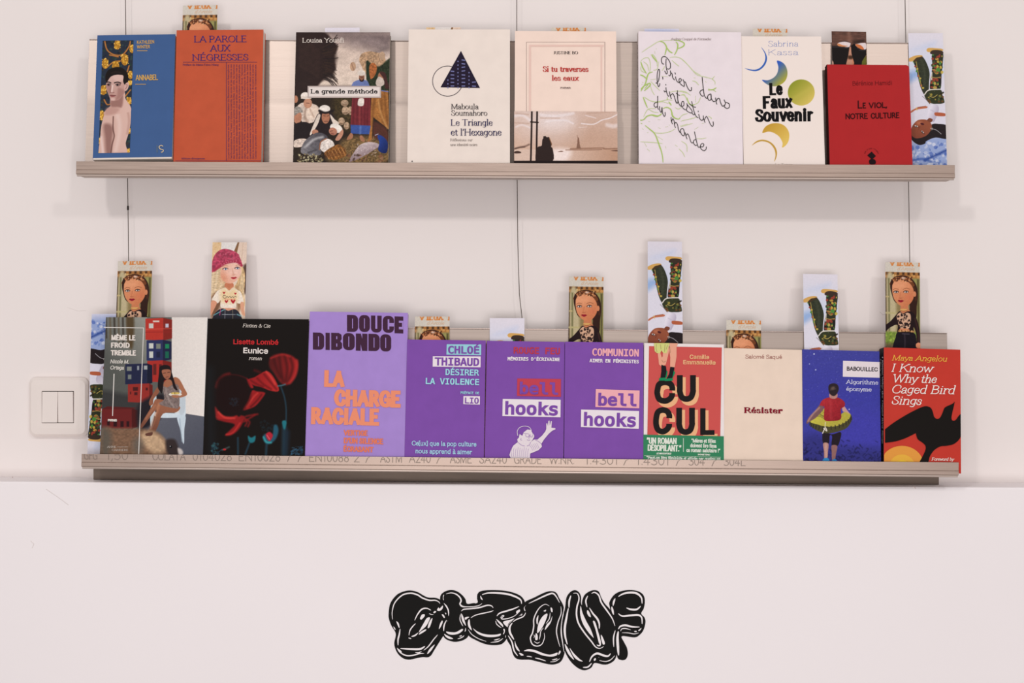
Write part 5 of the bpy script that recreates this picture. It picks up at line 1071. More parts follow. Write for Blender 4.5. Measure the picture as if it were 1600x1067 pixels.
# ---- 17 blue novel with rubber ring
B = book('l', (1256, 546.5), (1376, 548.5), (1376.5, 722), (1255, 720.5), .012, (58, 60, 150), 'blue paperback with figure seen from behind in yellow rubber ring')
k = K(1254, 540, 5.771)
p = full_pic(B, k, (60, 62, 154), 1.8)
p.poly([(-20, 20), (780, 20), (780, 500), (-20, 500)], (64, 66, 150), soft=2, sm=False, g=((300, 40), (300, 700), (58, 58, 160))); p.poly([(200, 600), (720, 600), (720, 950), (200, 950)], (66, 62, 168), soft=60, a=.7)
p.poly([(-20, 860), (150, 800), (350, 900), (780, 960), (780, 1300), (-20, 1300)], (50, 50, 124), soft=30)
rr = random.Random(9)
for i in range(130):
    x, y = rr.uniform(10, 700), 1060 - abs(rr.gauss(0, 90)); p.line([(x, y), (x + rr.uniform(-26, 26), y - rr.uniform(4, 24))], rr.uniform(4, 11), (26, 26, 66), soft=3, a=.65)
p.speck(120, (10, 30, 700, 500), 2.2, [(150, 156, 210), (190, 196, 230)], 5, .6); p.ell(103, 76, 6, 6, (214, 218, 240)); p.ell(118, 218, 6, 5, (200, 206, 236)); p.ell(420, 574, 5, 5, (210, 214, 240)); p.ell(62, 165, 4, 4, (200, 206, 230)); p.speck(40, (400, 400, 700, 800), 2, [(120, 124, 200)], 6, .6)
p.poly([(135, 640), (150, 590), (190, 565), (230, 600), (220, 680), (150, 680)], (176, 166, 66), tex=.15); p.line([(160, 620), (190, 640)], 10, (120, 112, 50), soft=3)
p.poly([(185, 770), (260, 800), (345, 780), (335, 860), (312, 905), (262, 900), (266, 820), (245, 810), (236, 880), (184, 882)], (34, 26, 34))
p.poly([(186, 880), (232, 884), (228, 960), (222, 1015), (196, 1015), (192, 950)], (176, 130, 120)); p.poly([(262, 900), (312, 905), (300, 980), (290, 1035), (266, 1035), (262, 960)], (140, 100, 96)); p.line([(210, 890), (212, 1000)], 12, (206, 164, 152), soft=6); p.poly([(180, 1040), (196, 1014), (228, 1014), (240, 1040)], (44, 130, 188)); p.poly([(262, 1040), (285, 1020), (305, 1030), (306, 1040)], (44, 120, 180))
p.poly([(62, 690), (80, 655), (150, 638), (200, 660), (260, 672), (320, 655), (360, 610), (400, 596), (440, 630), (440, 680), (400, 740), (330, 772), (240, 790), (160, 778), (90, 740)], (74, 70, 44))
p.poly([(62, 688), (85, 652), (150, 640), (200, 664), (262, 674), (320, 654), (358, 608), (398, 596), (432, 620), (420, 660), (370, 700), (290, 728), (200, 728), (120, 706)], (196, 186, 72), g=((100, 650), (260, 730), (176, 166, 66)))
for i in range(15):
    a = math.radians(8 + i * 11.5); x, y = 252 + 186 * math.cos(a), 660 + 78 * math.sin(a) - 40 * math.cos(a) * .6; p.line([(x, y - 10), (x + 6 * math.cos(a), y + 18)], 9, (50, 46, 36), soft=2)
p.poly([(160, 530), (110, 590), (60, 640), (34, 690), (44, 704), (70, 680), (120, 650), (190, 570)], (120, 86, 88)); p.line([(150, 560), (90, 620), (50, 680)], 8, (196, 150, 140), soft=5); p.poly([(360, 530), (400, 580), (424, 615), (395, 600), (360, 590)], (196, 152, 144))
p.poly([(155, 535), (180, 490), (240, 466), (310, 466), (360, 490), (382, 520), (375, 550), (345, 575), (345, 660), (270, 680), (195, 668), (196, 560), (180, 545)], (168, 42, 50), g=((220, 500), (350, 640), (140, 30, 40)), tex=.06); p.line([(250, 500), (256, 660)], 10, (190, 64, 70), soft=10, a=.6)
p.poly([(245, 430), (310, 430), (310, 468), (280, 480), (245, 468)], (178, 128, 120)); p.poly([(232, 385), (240, 352), (275, 340), (312, 350), (326, 385), (315, 425), (290, 452), (262, 450), (240, 425)], (44, 34, 38)); p.ell(272, 384, 20, 14, (96, 78, 72), rot=-20, soft=5); p.line([(250, 400), (300, 390)], 4, (90, 74, 70), soft=3)
p.line([(205, 690), (202, 740)], 6, (220, 212, 190)); p.line([(180, 790), (205, 740), (218, 770), (190, 745)], 8, (224, 216, 204)); 
p.noise(.04, 3, 3); p.obj('cover_picture', B.root, 'picture of a person seen from behind in a yellow rubber ring')
f = Flat(B.sh, k); f.add([(364, 137), (694, 148), (694, 290), (362, 280)]); f.obj('name_panel', (226, 214, 218), B.root)
Flat(B.sh, k).text('BABOUILLEC', 398, 226, 676, 234, 38, 'sans', th=.19, thin=.16).obj('author_name', (30, 24, 32), B.root)
Flat(B.sh, k).text('Algorithme', 392, 345, 680, 352, 38, 'serif', th=.17, thin=.08).text('éponyme', 392, 408, 620, 414, 38, 'serif', th=.17, thin=.08).obj('title', (206, 206, 228), B.root)

# ---- 18 red memoir with bird
B = book('l', (1384, 544), (1505.5, 545.5), (1500.5, 722), (1382, 722), .021, (192, 56, 44), 'red paperback titled I Know Why the Caged Bird Sings with black bird', spine=(24, 22, 32), noise=.03)
LAST = B
k = K(1375, 540, 5.207); BK_ = (24, 20, 18)
zb_ = B.sh.loc(*k(np.array([400.]), np.array([1045.])))[1][0]; xl_ = -B.sh.w / 2 + .0003; xr_ = B.sh.w / 2 - .0003
def bclip(f): f.v = [(min(max(x, xl_), xr_), max(z, .0003)) for x, z in f.v]; return f
f = Flat(B.sh, k); f.ell(178, 970, 175, 155, 48); bclip(f).obj('sun_disc', (222, 150, 66), B.root)
f = Flat(B.sh, k); f.ell(178, 985, 105, 100, 40); bclip(f).obj('inner_sun', (226, 172, 66), B.root)
f = Flat(B.sh, k); f.ell(178, 1000, 60, 72, 32); bclip(f).obj('sun_core', (228, 186, 60), B.root)
f = Flat(B.sh, k); f.add(np.vstack([crom([(40, 680), (120, 620), (240, 548), (340, 500), (385, 494), (415, 510), (430, 545), (440, 580), (465, 597), (490, 582), (510, 540), (525, 505), (560, 486), (590, 472), (607, 455)], n=4),
    crom([(607, 455), (600, 490), (588, 540), (580, 590), (592, 611), (615, 604), (640, 570), (668, 545)], n=4), [(664, 690)], crom([(660, 720), (645, 760), (600, 800), (540, 815), (490, 820), (440, 850), (405, 900), (392, 950), (385, 1000), (380, 1050)], n=4),
    crom([(230, 1050), (290, 990), (340, 910), (368, 850), (368, 815), (345, 790), (305, 760), (290, 712)], n=4), crom([(290, 712), (200, 755), (120, 780), (40, 790)], n=4)]))
bclip(f).obj('bird_shape', BK_, B.root)
Flat(B.sh, k).text('Maya Angelou', 98, 122, 536, 130, 46, 'slab', th=.13, thin=.07, serif=.09, ital=.28).obj('author_name', (230, 178, 72), B.root)
f = Flat(B.sh, k).text('I Know', 95, 214, 420, 219, 68, 'slab', th=.13, thin=.075, serif=.09, ital=.28).text('Why the', 95, 300, 452, 306, 68, 'slab', th=.13, thin=.075, serif=.09, ital=.28)
f.text('Caged Bird', 88, 388, 595, 396, 70, 'slab', th=.13, thin=.075, serif=.09, ital=.28).text('Sings', 90, 478, 330, 484, 70, 'slab', th=.13, thin=.075, serif=.09, ital=.28); f.obj('title', (234, 222, 216), B.root)
Flat(B.sh, k).text('Foreword by', 418, 935, 596, 938, 26, 'slab', th=.16, thin=.09, serif=.09, ital=.25).obj('foreword_line', (232, 216, 206), B.root)
# spine lettering, reading down
class SpineSheet:
    pass
def spine_text(B, items, rgb):
    vs, fs = [], []
    for t, z0, L, y0, cap in items:
        for q in stroke_text(t, L, cap, th=.16, thin=.09, serif=.09, ital=.2):
            n = len(vs); vs += [(-B.sh.w / 2 - .00055, y0 - v[1], z0 - v[0]) for v in q]; fs.append(tuple(range(n, n + len(q))))
    mesh_obj('spine_lettering', vs, fs, ink(rgb), B.root)
spine_text(B, [('I Know Why the Caged Bird Sings', B.sh.h - .012, .118, .0075, .006), ('Maya Angelou', B.sh.h - .014, .045, .017, .006)], (206, 200, 204))

# ------------------------------------------------------------------ bookmarks: three printed designs, each used several times
CW, CL = .0478, .197                        # width and length of a card
PXC = CW / 54.0                             # metres for one measured pixel on a card
class CardSheet:
    n = 0
CS = CardSheet()
def cpic(rgb, fx, fy):
    def f(x, y):                            # crop px -> card local metres, origin bottom centre
        u, v = fx(x, y), fy(x, y)
        return (u - 27) * PXC, CL - v * PXC
    return Pic(CS, -CW / 2, 0, CW / 2, CL, None, rgb, 2.1, f=f)
# -- girl with headband, cafe front behind, black boots at the foot of the card
s_ = 7.46
p = cpic((146, 124, 88), lambda x, y: (x - 30) / s_ + (y - 40) / s_ * .006, lambda x, y: (y - 40) / s_)
p.rect(0, 20, 460, 160, (206, 198, 186)); p.rect(0, 158, 460, 232, (166, 112, 60))
for i in range(7): p.rect(40 + i * 62, 160, 66 + i * 62, 190, (70, 46, 30), soft=4)
p.speck(30, (30, 190, 440, 235), 14, [(210, 160, 96), (150, 90, 44), (224, 190, 130)], 1, .7)
p.rect(0, 232, 460, 1100, (140, 122, 82), soft=4); p.poly([(40, 232), (130, 232), (150, 860), (50, 860)], (186, 172, 136), soft=10); p.rect(60, 232, 78, 860, (110, 106, 70), soft=5); p.rect(0, 232, 36, 860, (60, 44, 30), soft=6); p.rect(30, 440, 70, 456, (190, 170, 120), soft=3)
p.rect(360, 232, 460, 860, (150, 146, 86), soft=10); p.rect(400, 240, 418, 840, (70, 62, 40), soft=6); p.rect(20, 630, 150, 650, (180, 168, 120), soft=4); p.rect(20, 860, 460, 1000, (120, 140, 60), soft=8); p.speck(60, (20, 870, 150, 1020), 12, [(90, 120, 40), (150, 176, 70), (110, 130, 60)], 2, .7)
p.rect(-10, 1000, 470, 1290, (96, 82, 60), soft=20); p.rect(-10, 1290, 470, 1800, (96, 66, 54), soft=30); p.speck(60, (0, 1000, 460, 1500), 20, [(120, 100, 70), (80, 66, 50), (140, 118, 80)], 4, .4)
OR_ = (206, 120, 54)
for t_x, wx, x_ in (('V', 90, 66), ('IEUX', 190, 168), ('P', 70, 418)):
    for q in stroke_text(t_x, wx, 84, th=.24, thin=.1, serif=.08): p.poly([(x_ + v[0], 84 - v[1]) for v in q], OR_, sm=False, a=.85, soft=2)
p.rect(0, 0, 460, 40, (206, 198, 186))
for q in stroke_text("d'Arcole", 200, 38, th=.12, thin=.07, serif=.05, ital=.3): p.poly([(168 + v[0], 136 - v[1]) for v in q], (200, 150, 110), sm=False, a=.7)
SKN = (216, 144, 104)
p.poly([(84, 320), (96, 258), (140, 215), (220, 196), (300, 210), (360, 256), (396, 330), (404, 440), (392, 560), (380, 700), (300, 700), (300, 520), (150, 520), (96, 400)], (50, 28, 22)); p.line([(340, 290), (376, 380), (384, 480)], 14, (96, 52, 34), soft=8, a=.7)
p.poly([(214, 540), (282, 530), (296, 590), (310, 620), (230, 650), (200, 610)], (196, 122, 84))
p.poly([(110, 300), (130, 268), (200, 250), (290, 268), (345, 330), (360, 400), (350, 470), (310, 530), (260, 562), (215, 560), (160, 520), (122, 460), (108, 380)], SKN, g=((140, 300), (340, 480), (200, 120, 80))); p.ell(368, 412, 18, 32, (206, 130, 92)); p.ell(200, 320, 70, 34, (232, 166, 126), soft=40, a=.7)
p.line([(96, 300), (130, 250), (220, 226), (310, 252), (352, 306)], 36, (110, 60, 34)); p.speck(46, (100, 216, 345, 270), 9, [(196, 130, 84), (60, 30, 22), (222, 168, 120)], 3, .8); p.poly([(86, 340), (92, 262), (120, 262), (108, 320), (104, 370)], (50, 28, 22)); p.ell(240, 226, 22, 9, (240, 214, 196), soft=6)
for x, y, fl2 in ((152, 392, 1), (268, 388, -1)):
    p.ell(x, y, 28, 13, (86, 48, 40), soft=4); p.ell(x, y + 2, 22, 9, (226, 214, 206)); p.ell(x + 2, y + 1, 9, 9, (52, 48, 46)); p.line([(x - 30, y + 2), (x - 6, y - 12), (x + 26, y - 6)], 7, (40, 24, 26))
p.line([(118, 366), (148, 352), (180, 362)], 5, (120, 66, 40)); p.line([(236, 360), (272, 344), (312, 356)], 5, (120, 66, 40)); p.line([(206, 400), (200, 440), (196, 458)], 7, (190, 112, 76), soft=5); p.line([(186, 462), (204, 466), (220, 460)], 5, (160, 84, 60), soft=3)
p.poly([(172, 494), (192, 484), (204, 488), (218, 484), (240, 494), (216, 512), (196, 512)], (148, 24, 44)); p.line([(174, 495), (240, 495)], 3, (90, 12, 28)); p.ell(300, 450, 30, 26, (212, 112, 84), soft=20, a=.5); p.ell(240, 598, 46, 10, (210, 164, 96)); p.line([(200, 606), (240, 618), (286, 600)], 5, (140, 96, 50))
p.poly([(190, 618), (230, 640), (296, 614), (360, 640), (400, 740), (424, 860), (426, 1000), (390, 1010), (380, 880), (350, 800), (340, 900), (170, 900), (165, 780), (80, 810), (20, 860), (10, 800), (80, 740), (150, 660)], (34, 20, 22)); p.line([(370, 700), (404, 860), (408, 980)], 8, (70, 42, 38), soft=6)
p.poly([(196, 632), (236, 650), (282, 632), (318, 660), (316, 760), (290, 820), (200, 820), (165, 720), (158, 670)], (206, 164, 136)); p.speck(48, (166, 650, 316, 810), 13, [(36, 24, 24), (50, 34, 30)], 6, .95)
p.poly([(200, 820), (290, 822), (296, 850), (190, 850)], (196, 124, 88)); p.line([(180, 850), (250, 862), (350, 852)], 22, (150, 104, 60), soft=3); p.speck(24, (170, 835, 350, 866), 7, [(222, 180, 120), (120, 76, 40)], 7)
p.poly([(170, 866), (350, 866), (384, 960), (396, 1180), (250, 1200), (90, 1180), (110, 1020), (140, 930)], (24, 18, 26)); p.line([(245, 890), (250, 960), (246, 1040)], 7, (66, 56, 66), soft=6); p.line([(220, 880), (300, 882)], 5, (110, 100, 112), soft=4); p.poly([(376, 1000), (400, 980), (430, 990), (428, 1040), (384, 1040)], (214, 140, 104))
p.poly([(120, 1180), (230, 1190), (214, 1420), (130, 1420)], (196, 124, 90)); p.poly([(270, 1190), (370, 1180), (350, 1420), (280, 1420)], (190, 118, 86))
# foot of the card, drawn in the upside-down view of it
def rv(x, y): return ((54 - (x - 132) / 16.17) * s_ + 30, ((CL / PXC) - (y - 160) / 16.17) * s_ + 40)
R = lambda pts: [rv(*q) for q in pts]
p.poly(R([(100, 120), (1020, 120), (1020, 620), (100, 620)]), (96, 66, 56), sm=False, soft=6, tex=.15, ts=(12, 3)); p.line(R([(590, 160), (590, 420)]), 20, (152, 112, 96), soft=14, a=.8); p.line(R([(420, 320), (600, 330)]), 30, (126, 84, 68), soft=20, a=.7); p.line(R([(720, 440), (940, 400)]), 26, (40, 26, 22), soft=12)
p.poly(R([(600, 560), (660, 560), (660, 1100), (480, 1100), (560, 800)]), (190, 136, 112), sm=False); p.poly(R([(560, 800), (680, 800), (660, 880), (560, 880)]), (70, 44, 30), soft=6); p.poly(R([(900, 880), (1010, 820), (1010, 1100), (840, 1100)]), (96, 96, 34), soft=10); p.poly(R([(120, 880), (240, 1080), (120, 1100)]), (190, 150, 130), soft=8)
p.poly(R([(130, 540), (260, 548), (590, 570), (560, 760), (500, 1000), (520, 1300), (220, 1300), (180, 960), (130, 900)]), (22, 16, 16), sm=False); p.poly(R([(630, 540), (720, 470), (800, 600), (1010, 620), (1010, 760), (900, 940), (860, 1300), (640, 1300), (700, 980), (640, 740)]), (22, 16, 16), sm=False)
p.poly(R([(290, 490), (380, 440), (480, 428), (600, 450), (624, 490), (580, 570), (450, 562), (330, 545)]), (222, 206, 206)); p.poly(R([(290, 490), (340, 484), (420, 520), (560, 545), (450, 562), (320, 545)]), (206, 132, 84)); p.line(R([(380, 432), (500, 418), (610, 452)]), 5, (46, 28, 30), soft=3)
p.poly(R([(740, 510), (840, 470), (930, 456), (1010, 470), (1010, 610), (930, 625), (850, 600)]), (220, 204, 204)); p.poly(R([(745, 512), (800, 490), (900, 530), (960, 620), (900, 626), (830, 590)]), (200, 112, 64)); p.line(R([(160, 575), (340, 575), (540, 600)]), 2.5, (86, 84, 92), soft=3); p.line(R([(830, 640), (930, 656), (1000, 640)]), 2.5, (86, 84, 92), soft=3)
p.noise(.03, 3, 3)
MESH_A = p.mesh(-.00035)
# -- upside-down figure in camouflage trousers against a cloudy sky
s_ = 5.03
p = cpic((216, 212, 226), lambda x, y: (x - 23) / s_ - (y - 25) / s_ * .0285, lambda x, y: (y - 25) / s_)
p.poly([(0, 20), (340, 20), (340, 500), (0, 500)], (222, 216, 226), sm=False, g=((100, 40), (60, 420), (196, 206, 228)))
p.poly([(20, 350), (90, 330), (130, 400), (60, 430), (20, 430)], (150, 176, 218), soft=20); p.poly([(60, 160), (140, 120), (240, 90), (200, 150)], (200, 206, 228), soft=20, a=.8)
p.poly([(20, 440), (340, 400), (340, 900), (20, 900)], (218, 214, 226), soft=20); p.poly([(30, 900), (340, 850), (360, 1100), (40, 1100)], (150, 166, 208), soft=30)
p.speck(90, (40, 900, 340, 1090), 14, [(70, 96, 172), (210, 212, 226), (104, 130, 190), (232, 230, 236)], 11, .6); p.line([(150, 1040), (240, 1000), (320, 960)], 16, (40, 66, 140), soft=8); p.line([(60, 1040), (140, 1030), (200, 1050)], 14, (60, 88, 160), soft=8)
DG, MG = (38, 42, 30), (60, 66, 44)
def camo(pts, n, box, sd):
    p.poly(pts, DG); 
    p.speck(n, box, 11, [(76, 128, 62), (150, 60, 44), (24, 24, 20), (190, 164, 72), (60, 70, 44), (24, 24, 20)], sd, .85)
p.poly([(60, 240), (95, 215), (130, 210), (165, 260), (190, 340), (186, 420), (180, 500), (150, 520), (120, 460), (100, 380), (80, 300)], (50, 54, 40), tex=.15); 
for i in range(12): q = i / 11; p.ell(72 + 62 * q + (5 if i % 2 else -4), 255 + 210 * q, 9, 8, [(78, 132, 60), (28, 24, 20), (150, 62, 46), (196, 170, 76)][i % 4], a=.95)
p.line([(84, 250), (105, 360), (130, 460)], 4, (196, 168, 84)); p.line([(130, 240), (150, 330), (150, 440)], 12, (74, 78, 60), soft=9, a=.6)
p.poly([(212, 190), (292, 180), (294, 260), (284, 360), (276, 470), (230, 480), (192, 470), (200, 380), (212, 290)], (46, 48, 34)); p.speck(46, (212, 194, 288, 345), 13, [(76, 140, 62), (156, 60, 46), (26, 24, 20), (200, 172, 74), (70, 78, 48)], 21, .9); p.speck(24, (204, 374, 274, 470), 13, [(70, 120, 56), (150, 62, 46), (26, 24, 20), (190, 160, 80)], 22, .9)
p.line([(212, 318), (244, 322)], 5, (200, 166, 86)); p.line([(208, 340), (206, 400)], 7, (220, 212, 200)); p.line([(204, 378), (240, 384), (276, 378)], 5, (180, 150, 80)); p.rect(262, 390, 278, 440, (28, 26, 24), soft=3)
p.poly([(28, 252), (26, 232), (60, 212), (100, 202), (132, 204), (132, 216), (90, 222), (60, 250), (44, 254)], (208, 162, 92)); p.poly([(66, 246), (100, 222), (132, 212), (134, 224), (104, 236), (74, 260)], (70, 52, 36)); p.poly([(166, 160), (184, 144), (240, 146), (290, 152), (292, 168), (230, 164), (204, 178), (176, 176)], (210, 164, 92)); p.poly([(194, 184), (210, 164), (250, 160), (292, 170), (292, 192), (212, 196)], (60, 46, 38))
p.poly([(150, 520), (190, 478), (276, 480), (290, 520), (304, 560), (300, 588), (240, 592), (196, 590), (166, 560)], (50, 54, 34)); p.speck(30, (165, 490, 296, 585), 9, [(170, 150, 66), (30, 28, 22), (84, 96, 56), (110, 70, 40)], 31, .85); p.line([(152, 516), (184, 482), (270, 476)], 8, (224, 216, 206)); p.line([(190, 530), (220, 540), (250, 520)], 4, (206, 180, 96)); p.line([(134, 532), (160, 556), (190, 592)], 3, (90, 80, 70)); p.line([(196, 590), (250, 600), (300, 590)], 7, (216, 212, 222))
p.poly([(180, 640), (196, 600), (250, 600), (262, 640), (240, 700), (222, 736), (190, 726), (172, 690)], (226, 220, 232), g=((190, 650), (255, 680), (176, 166, 186))); p.line([(200, 640), (230, 660), (240, 700)], 5, (190, 182, 200), soft=4)
p.poly([(228, 664), (250, 660), (310, 668), (310, 690), (250, 690), (230, 682)], (176, 92, 62)); p.poly([(170, 612), (120, 614), (80, 628), (46, 648), (46, 664), (84, 640), (130, 632), (168, 626)], (186, 108, 78)); p.line([(86, 622), (92, 642)], 6, (206, 180, 100)); p.line([(96, 620), (160, 610)], 4, (150, 80, 56))
p.poly([(60, 800), (100, 860), (160, 900), (110, 920), (60, 890), (40, 850)], (34, 26, 26)); p.poly([(200, 760), (260, 752), (330, 770), (330, 868), (240, 860), (180, 880), (120, 915), (70, 890), (60, 850), (150, 840)], (36, 28, 30), tex=.1)
p.poly([(44, 800), (60, 760), (95, 724), (140, 716), (180, 726), (206, 760), (200, 800), (170, 840), (130, 860), (80, 866), (48, 840)], (146, 80, 56), g=((150, 740), (60, 850), (128, 66, 48))); p.ell(110, 745, 24, 16, (176, 104, 76), soft=8); p.poly([(170, 726), (200, 740), (214, 716), (186, 706)], (120, 66, 48))
p.ell(132, 752, 15, 9, (84, 32, 36), rot=18); p.line([(120, 750), (146, 756)], 2.5, (50, 20, 24)); p.ell(86, 770, 13, 6, (224, 214, 210), rot=18); p.ell(86, 770, 5, 5, (30, 22, 22)); p.line([(68, 770), (84, 778), (102, 778)], 3.5, (32, 20, 20)); p.ell(134, 816, 13, 6, (224, 214, 210), rot=40); p.ell(134, 816, 5, 5, (30, 22, 22)); p.line([(122, 806), (136, 826), (150, 830)], 3.5, (32, 20, 20)); p.line([(112, 772), (104, 796)], 6, (116, 60, 44), soft=3)
p.line([(200, 790), (240, 800), (280, 832)], 3, (200, 196, 200)); p.line([(196, 786), (214, 786), (206, 800)], 3, (200, 190, 180)); p.noise(.012, 3, 3)
MESH_B = p.mesh(-.00035)
# -- girl with a pink knitted beret
s_ = 8.47
p = cpic((226, 206, 186), lambda x, y: (x - 64) / s_ + (y - 38) / s_ * .017, lambda x, y: (y - 38) / s_)
p.rect(30, 0, 180, 420, (224, 190, 146)); p.speck(16, (70, 50, 170, 300), 14, [(206, 166, 112), (236, 210, 170)], 1, .6); p.poly([(180, 30), (410, 30), (350, 160), (180, 160)], (226, 220, 216), sm=False); p.poly([(400, 30), (420, 40), (390, 180), (350, 160)], (132, 96, 66), sm=False); p.poly([(420, 30), (560, 30), (560, 420), (400, 260)], (226, 202, 184), sm=False); p.line([(470, 50), (450, 300)], 5, (196, 166, 144), soft=3); p.poly([(470, 380), (540, 360), (540, 700), (480, 700)], (90, 66, 56), soft=8)
p.rect(0, 1030, 620, 1950, (206, 186, 168), soft=20)
p.poly([(60, 420), (150, 380), (230, 400), (250, 560), (230, 660), (150, 720), (100, 780), (50, 780), (40, 600)], (214, 186, 148), tex=.15, ts=(5, 2)); p.poly([(400, 360), (450, 360), (490, 420), (500, 560), (490, 720), (500, 900), (440, 940), (400, 700), (360, 640), (400, 560)], (206, 172, 126), tex=.2, ts=(3, 6))
for v in ([(80, 440), (70, 560), (60, 740)], [(130, 420), (120, 560), (100, 700)], [(180, 450), (190, 600), (150, 700)], [(440, 400), (450, 560), (430, 700)], [(480, 500), (470, 640), (490, 800)]): p.line(v, 10, (236, 216, 186), soft=8, a=.8)
p.poly([(60, 780), (150, 700), (240, 640), (220, 760), (180, 900), (120, 1000), (60, 1040)], (120, 84, 62), soft=12); p.poly([(380, 640), (430, 720), (450, 900), (400, 960)], (150, 112, 82), soft=12)
p.poly([(240, 590), (340, 590), (344, 660), (290, 690), (236, 664)], (196, 120, 88)); p.poly([(180, 400), (200, 360), (300, 326), (400, 330), (444, 380), (444, 460), (410, 530), (350, 580), (300, 596), (240, 580), (190, 530), (172, 470)], (228, 168, 142), g=((220, 540), (400, 400), (236, 190, 172))); p.ell(215, 520, 30, 40, (206, 128, 96), soft=24, a=.6); p.ell(345, 440, 60, 40, (240, 206, 196), soft=36, a=.6)
for x, y in ((238, 398), (396, 388)):
    p.ell(x, y, 36, 15, (120, 76, 70), soft=4); p.ell(x + 2, y + 3, 28, 10, (232, 224, 222)); p.ell(x + 4, y + 2, 11, 11, (72, 110, 150)); p.ell(x + 4, y + 2, 5, 5, (20, 20, 30)); p.line([(x - 38, y + 2), (x - 8, y - 14), (x + 34, y - 4)], 6, (60, 40, 44))
p.line([(200, 366), (240, 350), (276, 360)], 6, (190, 130, 90)); p.line([(372, 356), (404, 344), (430, 358)], 6, (190, 130, 90)); p.line([(330, 400), (340, 450), (346, 470)], 6, (206, 150, 126), soft=5); p.line([(326, 478), (346, 482), (366, 474)], 5, (186, 116, 96), soft=3); p.poly([(310, 516), (338, 506), (352, 510), (372, 504), (392, 514), (364, 534), (336, 536)], (182, 58, 66)); p.line([(312, 516), (392, 515)], 3, (120, 30, 40))
p.poly([(60, 440), (62, 300), (100, 200), (170, 140), (240, 126), (330, 150), (400, 190), (436, 260), (460, 330), (456, 366), (430, 340), (390, 306), (300, 310), (220, 340), (170, 380), (100, 420)], (176, 66, 92), tex=.22, ts=(5, 5)); p.line([(90, 420), (170, 360), (250, 316), (340, 300), (400, 306), (452, 352)], 34, (168, 50, 76), soft=4); p.speck(60, (90, 150, 430, 310), 12, [(206, 110, 130), (146, 44, 70), (190, 90, 112)], 5, .5)
for i in range(9): p.ell(190 + i * 30, 345 - math.sin(i / 8 * 3.1) * 44, 10, 6, (214, 130, 146), a=.8)
p.poly([(130, 700), (180, 670), (240, 650), (290, 690), (340, 650), (400, 680), (450, 720), (484, 850), (400, 860), (385, 820), (370, 930), (190, 920), (180, 820), (140, 860), (64, 820), (90, 760)], (236, 222, 206), tex=.04); p.poly([(180, 680), (240, 660), (290, 700), (340, 660), (400, 700), (390, 840), (200, 850), (170, 760)], (232, 202, 150), soft=16, a=.8)
for x, y, r in ((223, 720, 18), (374, 732, 16), (256, 838, 24), (344, 838, 32)): p.poly([(x - r, y - r * .5), (x - r * .5, y - r * .9), (x, y - r * .4), (x + r * .5, y - r * .9), (x + r, y - r * .5), (x, y + r * .9)], (176, 34, 46))
p.line([(244, 760), (218, 752), (210, 774), (226, 792), (250, 784), (262, 768), (282, 784), (300, 768), (318, 786), (336, 770), (352, 784), (374, 764), (384, 780)], 6, (66, 50, 44)); p.line([(230, 800), (300, 806), (370, 800)], 4, (200, 90, 70), soft=3)
p.poly([(60, 830), (130, 850), (90, 950), (60, 1010), (40, 1000)], (214, 150, 120)); p.poly([(440, 860), (484, 850), (496, 960), (510, 1030), (460, 1000)], (218, 160, 130)); p.poly([(200, 926), (370, 930), (360, 956), (210, 950)], (214, 150, 122))
p.poly([(190, 930), (280, 960), (370, 940), (440, 1010), (470, 1200), (80, 1200), (90, 1020)], (40, 40, 50)); p.line([(90, 1020), (200, 960), (240, 940)], 12, (96, 150, 160)); p.line([(180, 940), (170, 1020)], 8, (180, 60, 120)); p.line([(240, 950), (236, 1190)], 4, (200, 200, 210)); p.line([(340, 950), (346, 1190)], 4, (170, 160, 130)); p.line([(400, 1010), (450, 1030)], 14, (110, 160, 170), soft=3); p.line([(200, 1010), (380, 1012)], 4, (190, 200, 210))
p.poly([(150, 1190), (250, 1190), (236, 1500), (160, 1500)], (216, 156, 128)); p.poly([(320, 1190), (420, 1190), (400, 1500), (330, 1500)], (212, 150, 122)); p.poly([(140, 1500), (250, 1500), (250, 1780), (120, 1780)], (180, 80, 110)); p.poly([(320, 1500), (420, 1500), (440, 1780), (310, 1780)], (180, 80, 110)); p.noise(.04, 3, 3)
MESH_C = p.mesh(-.00035)

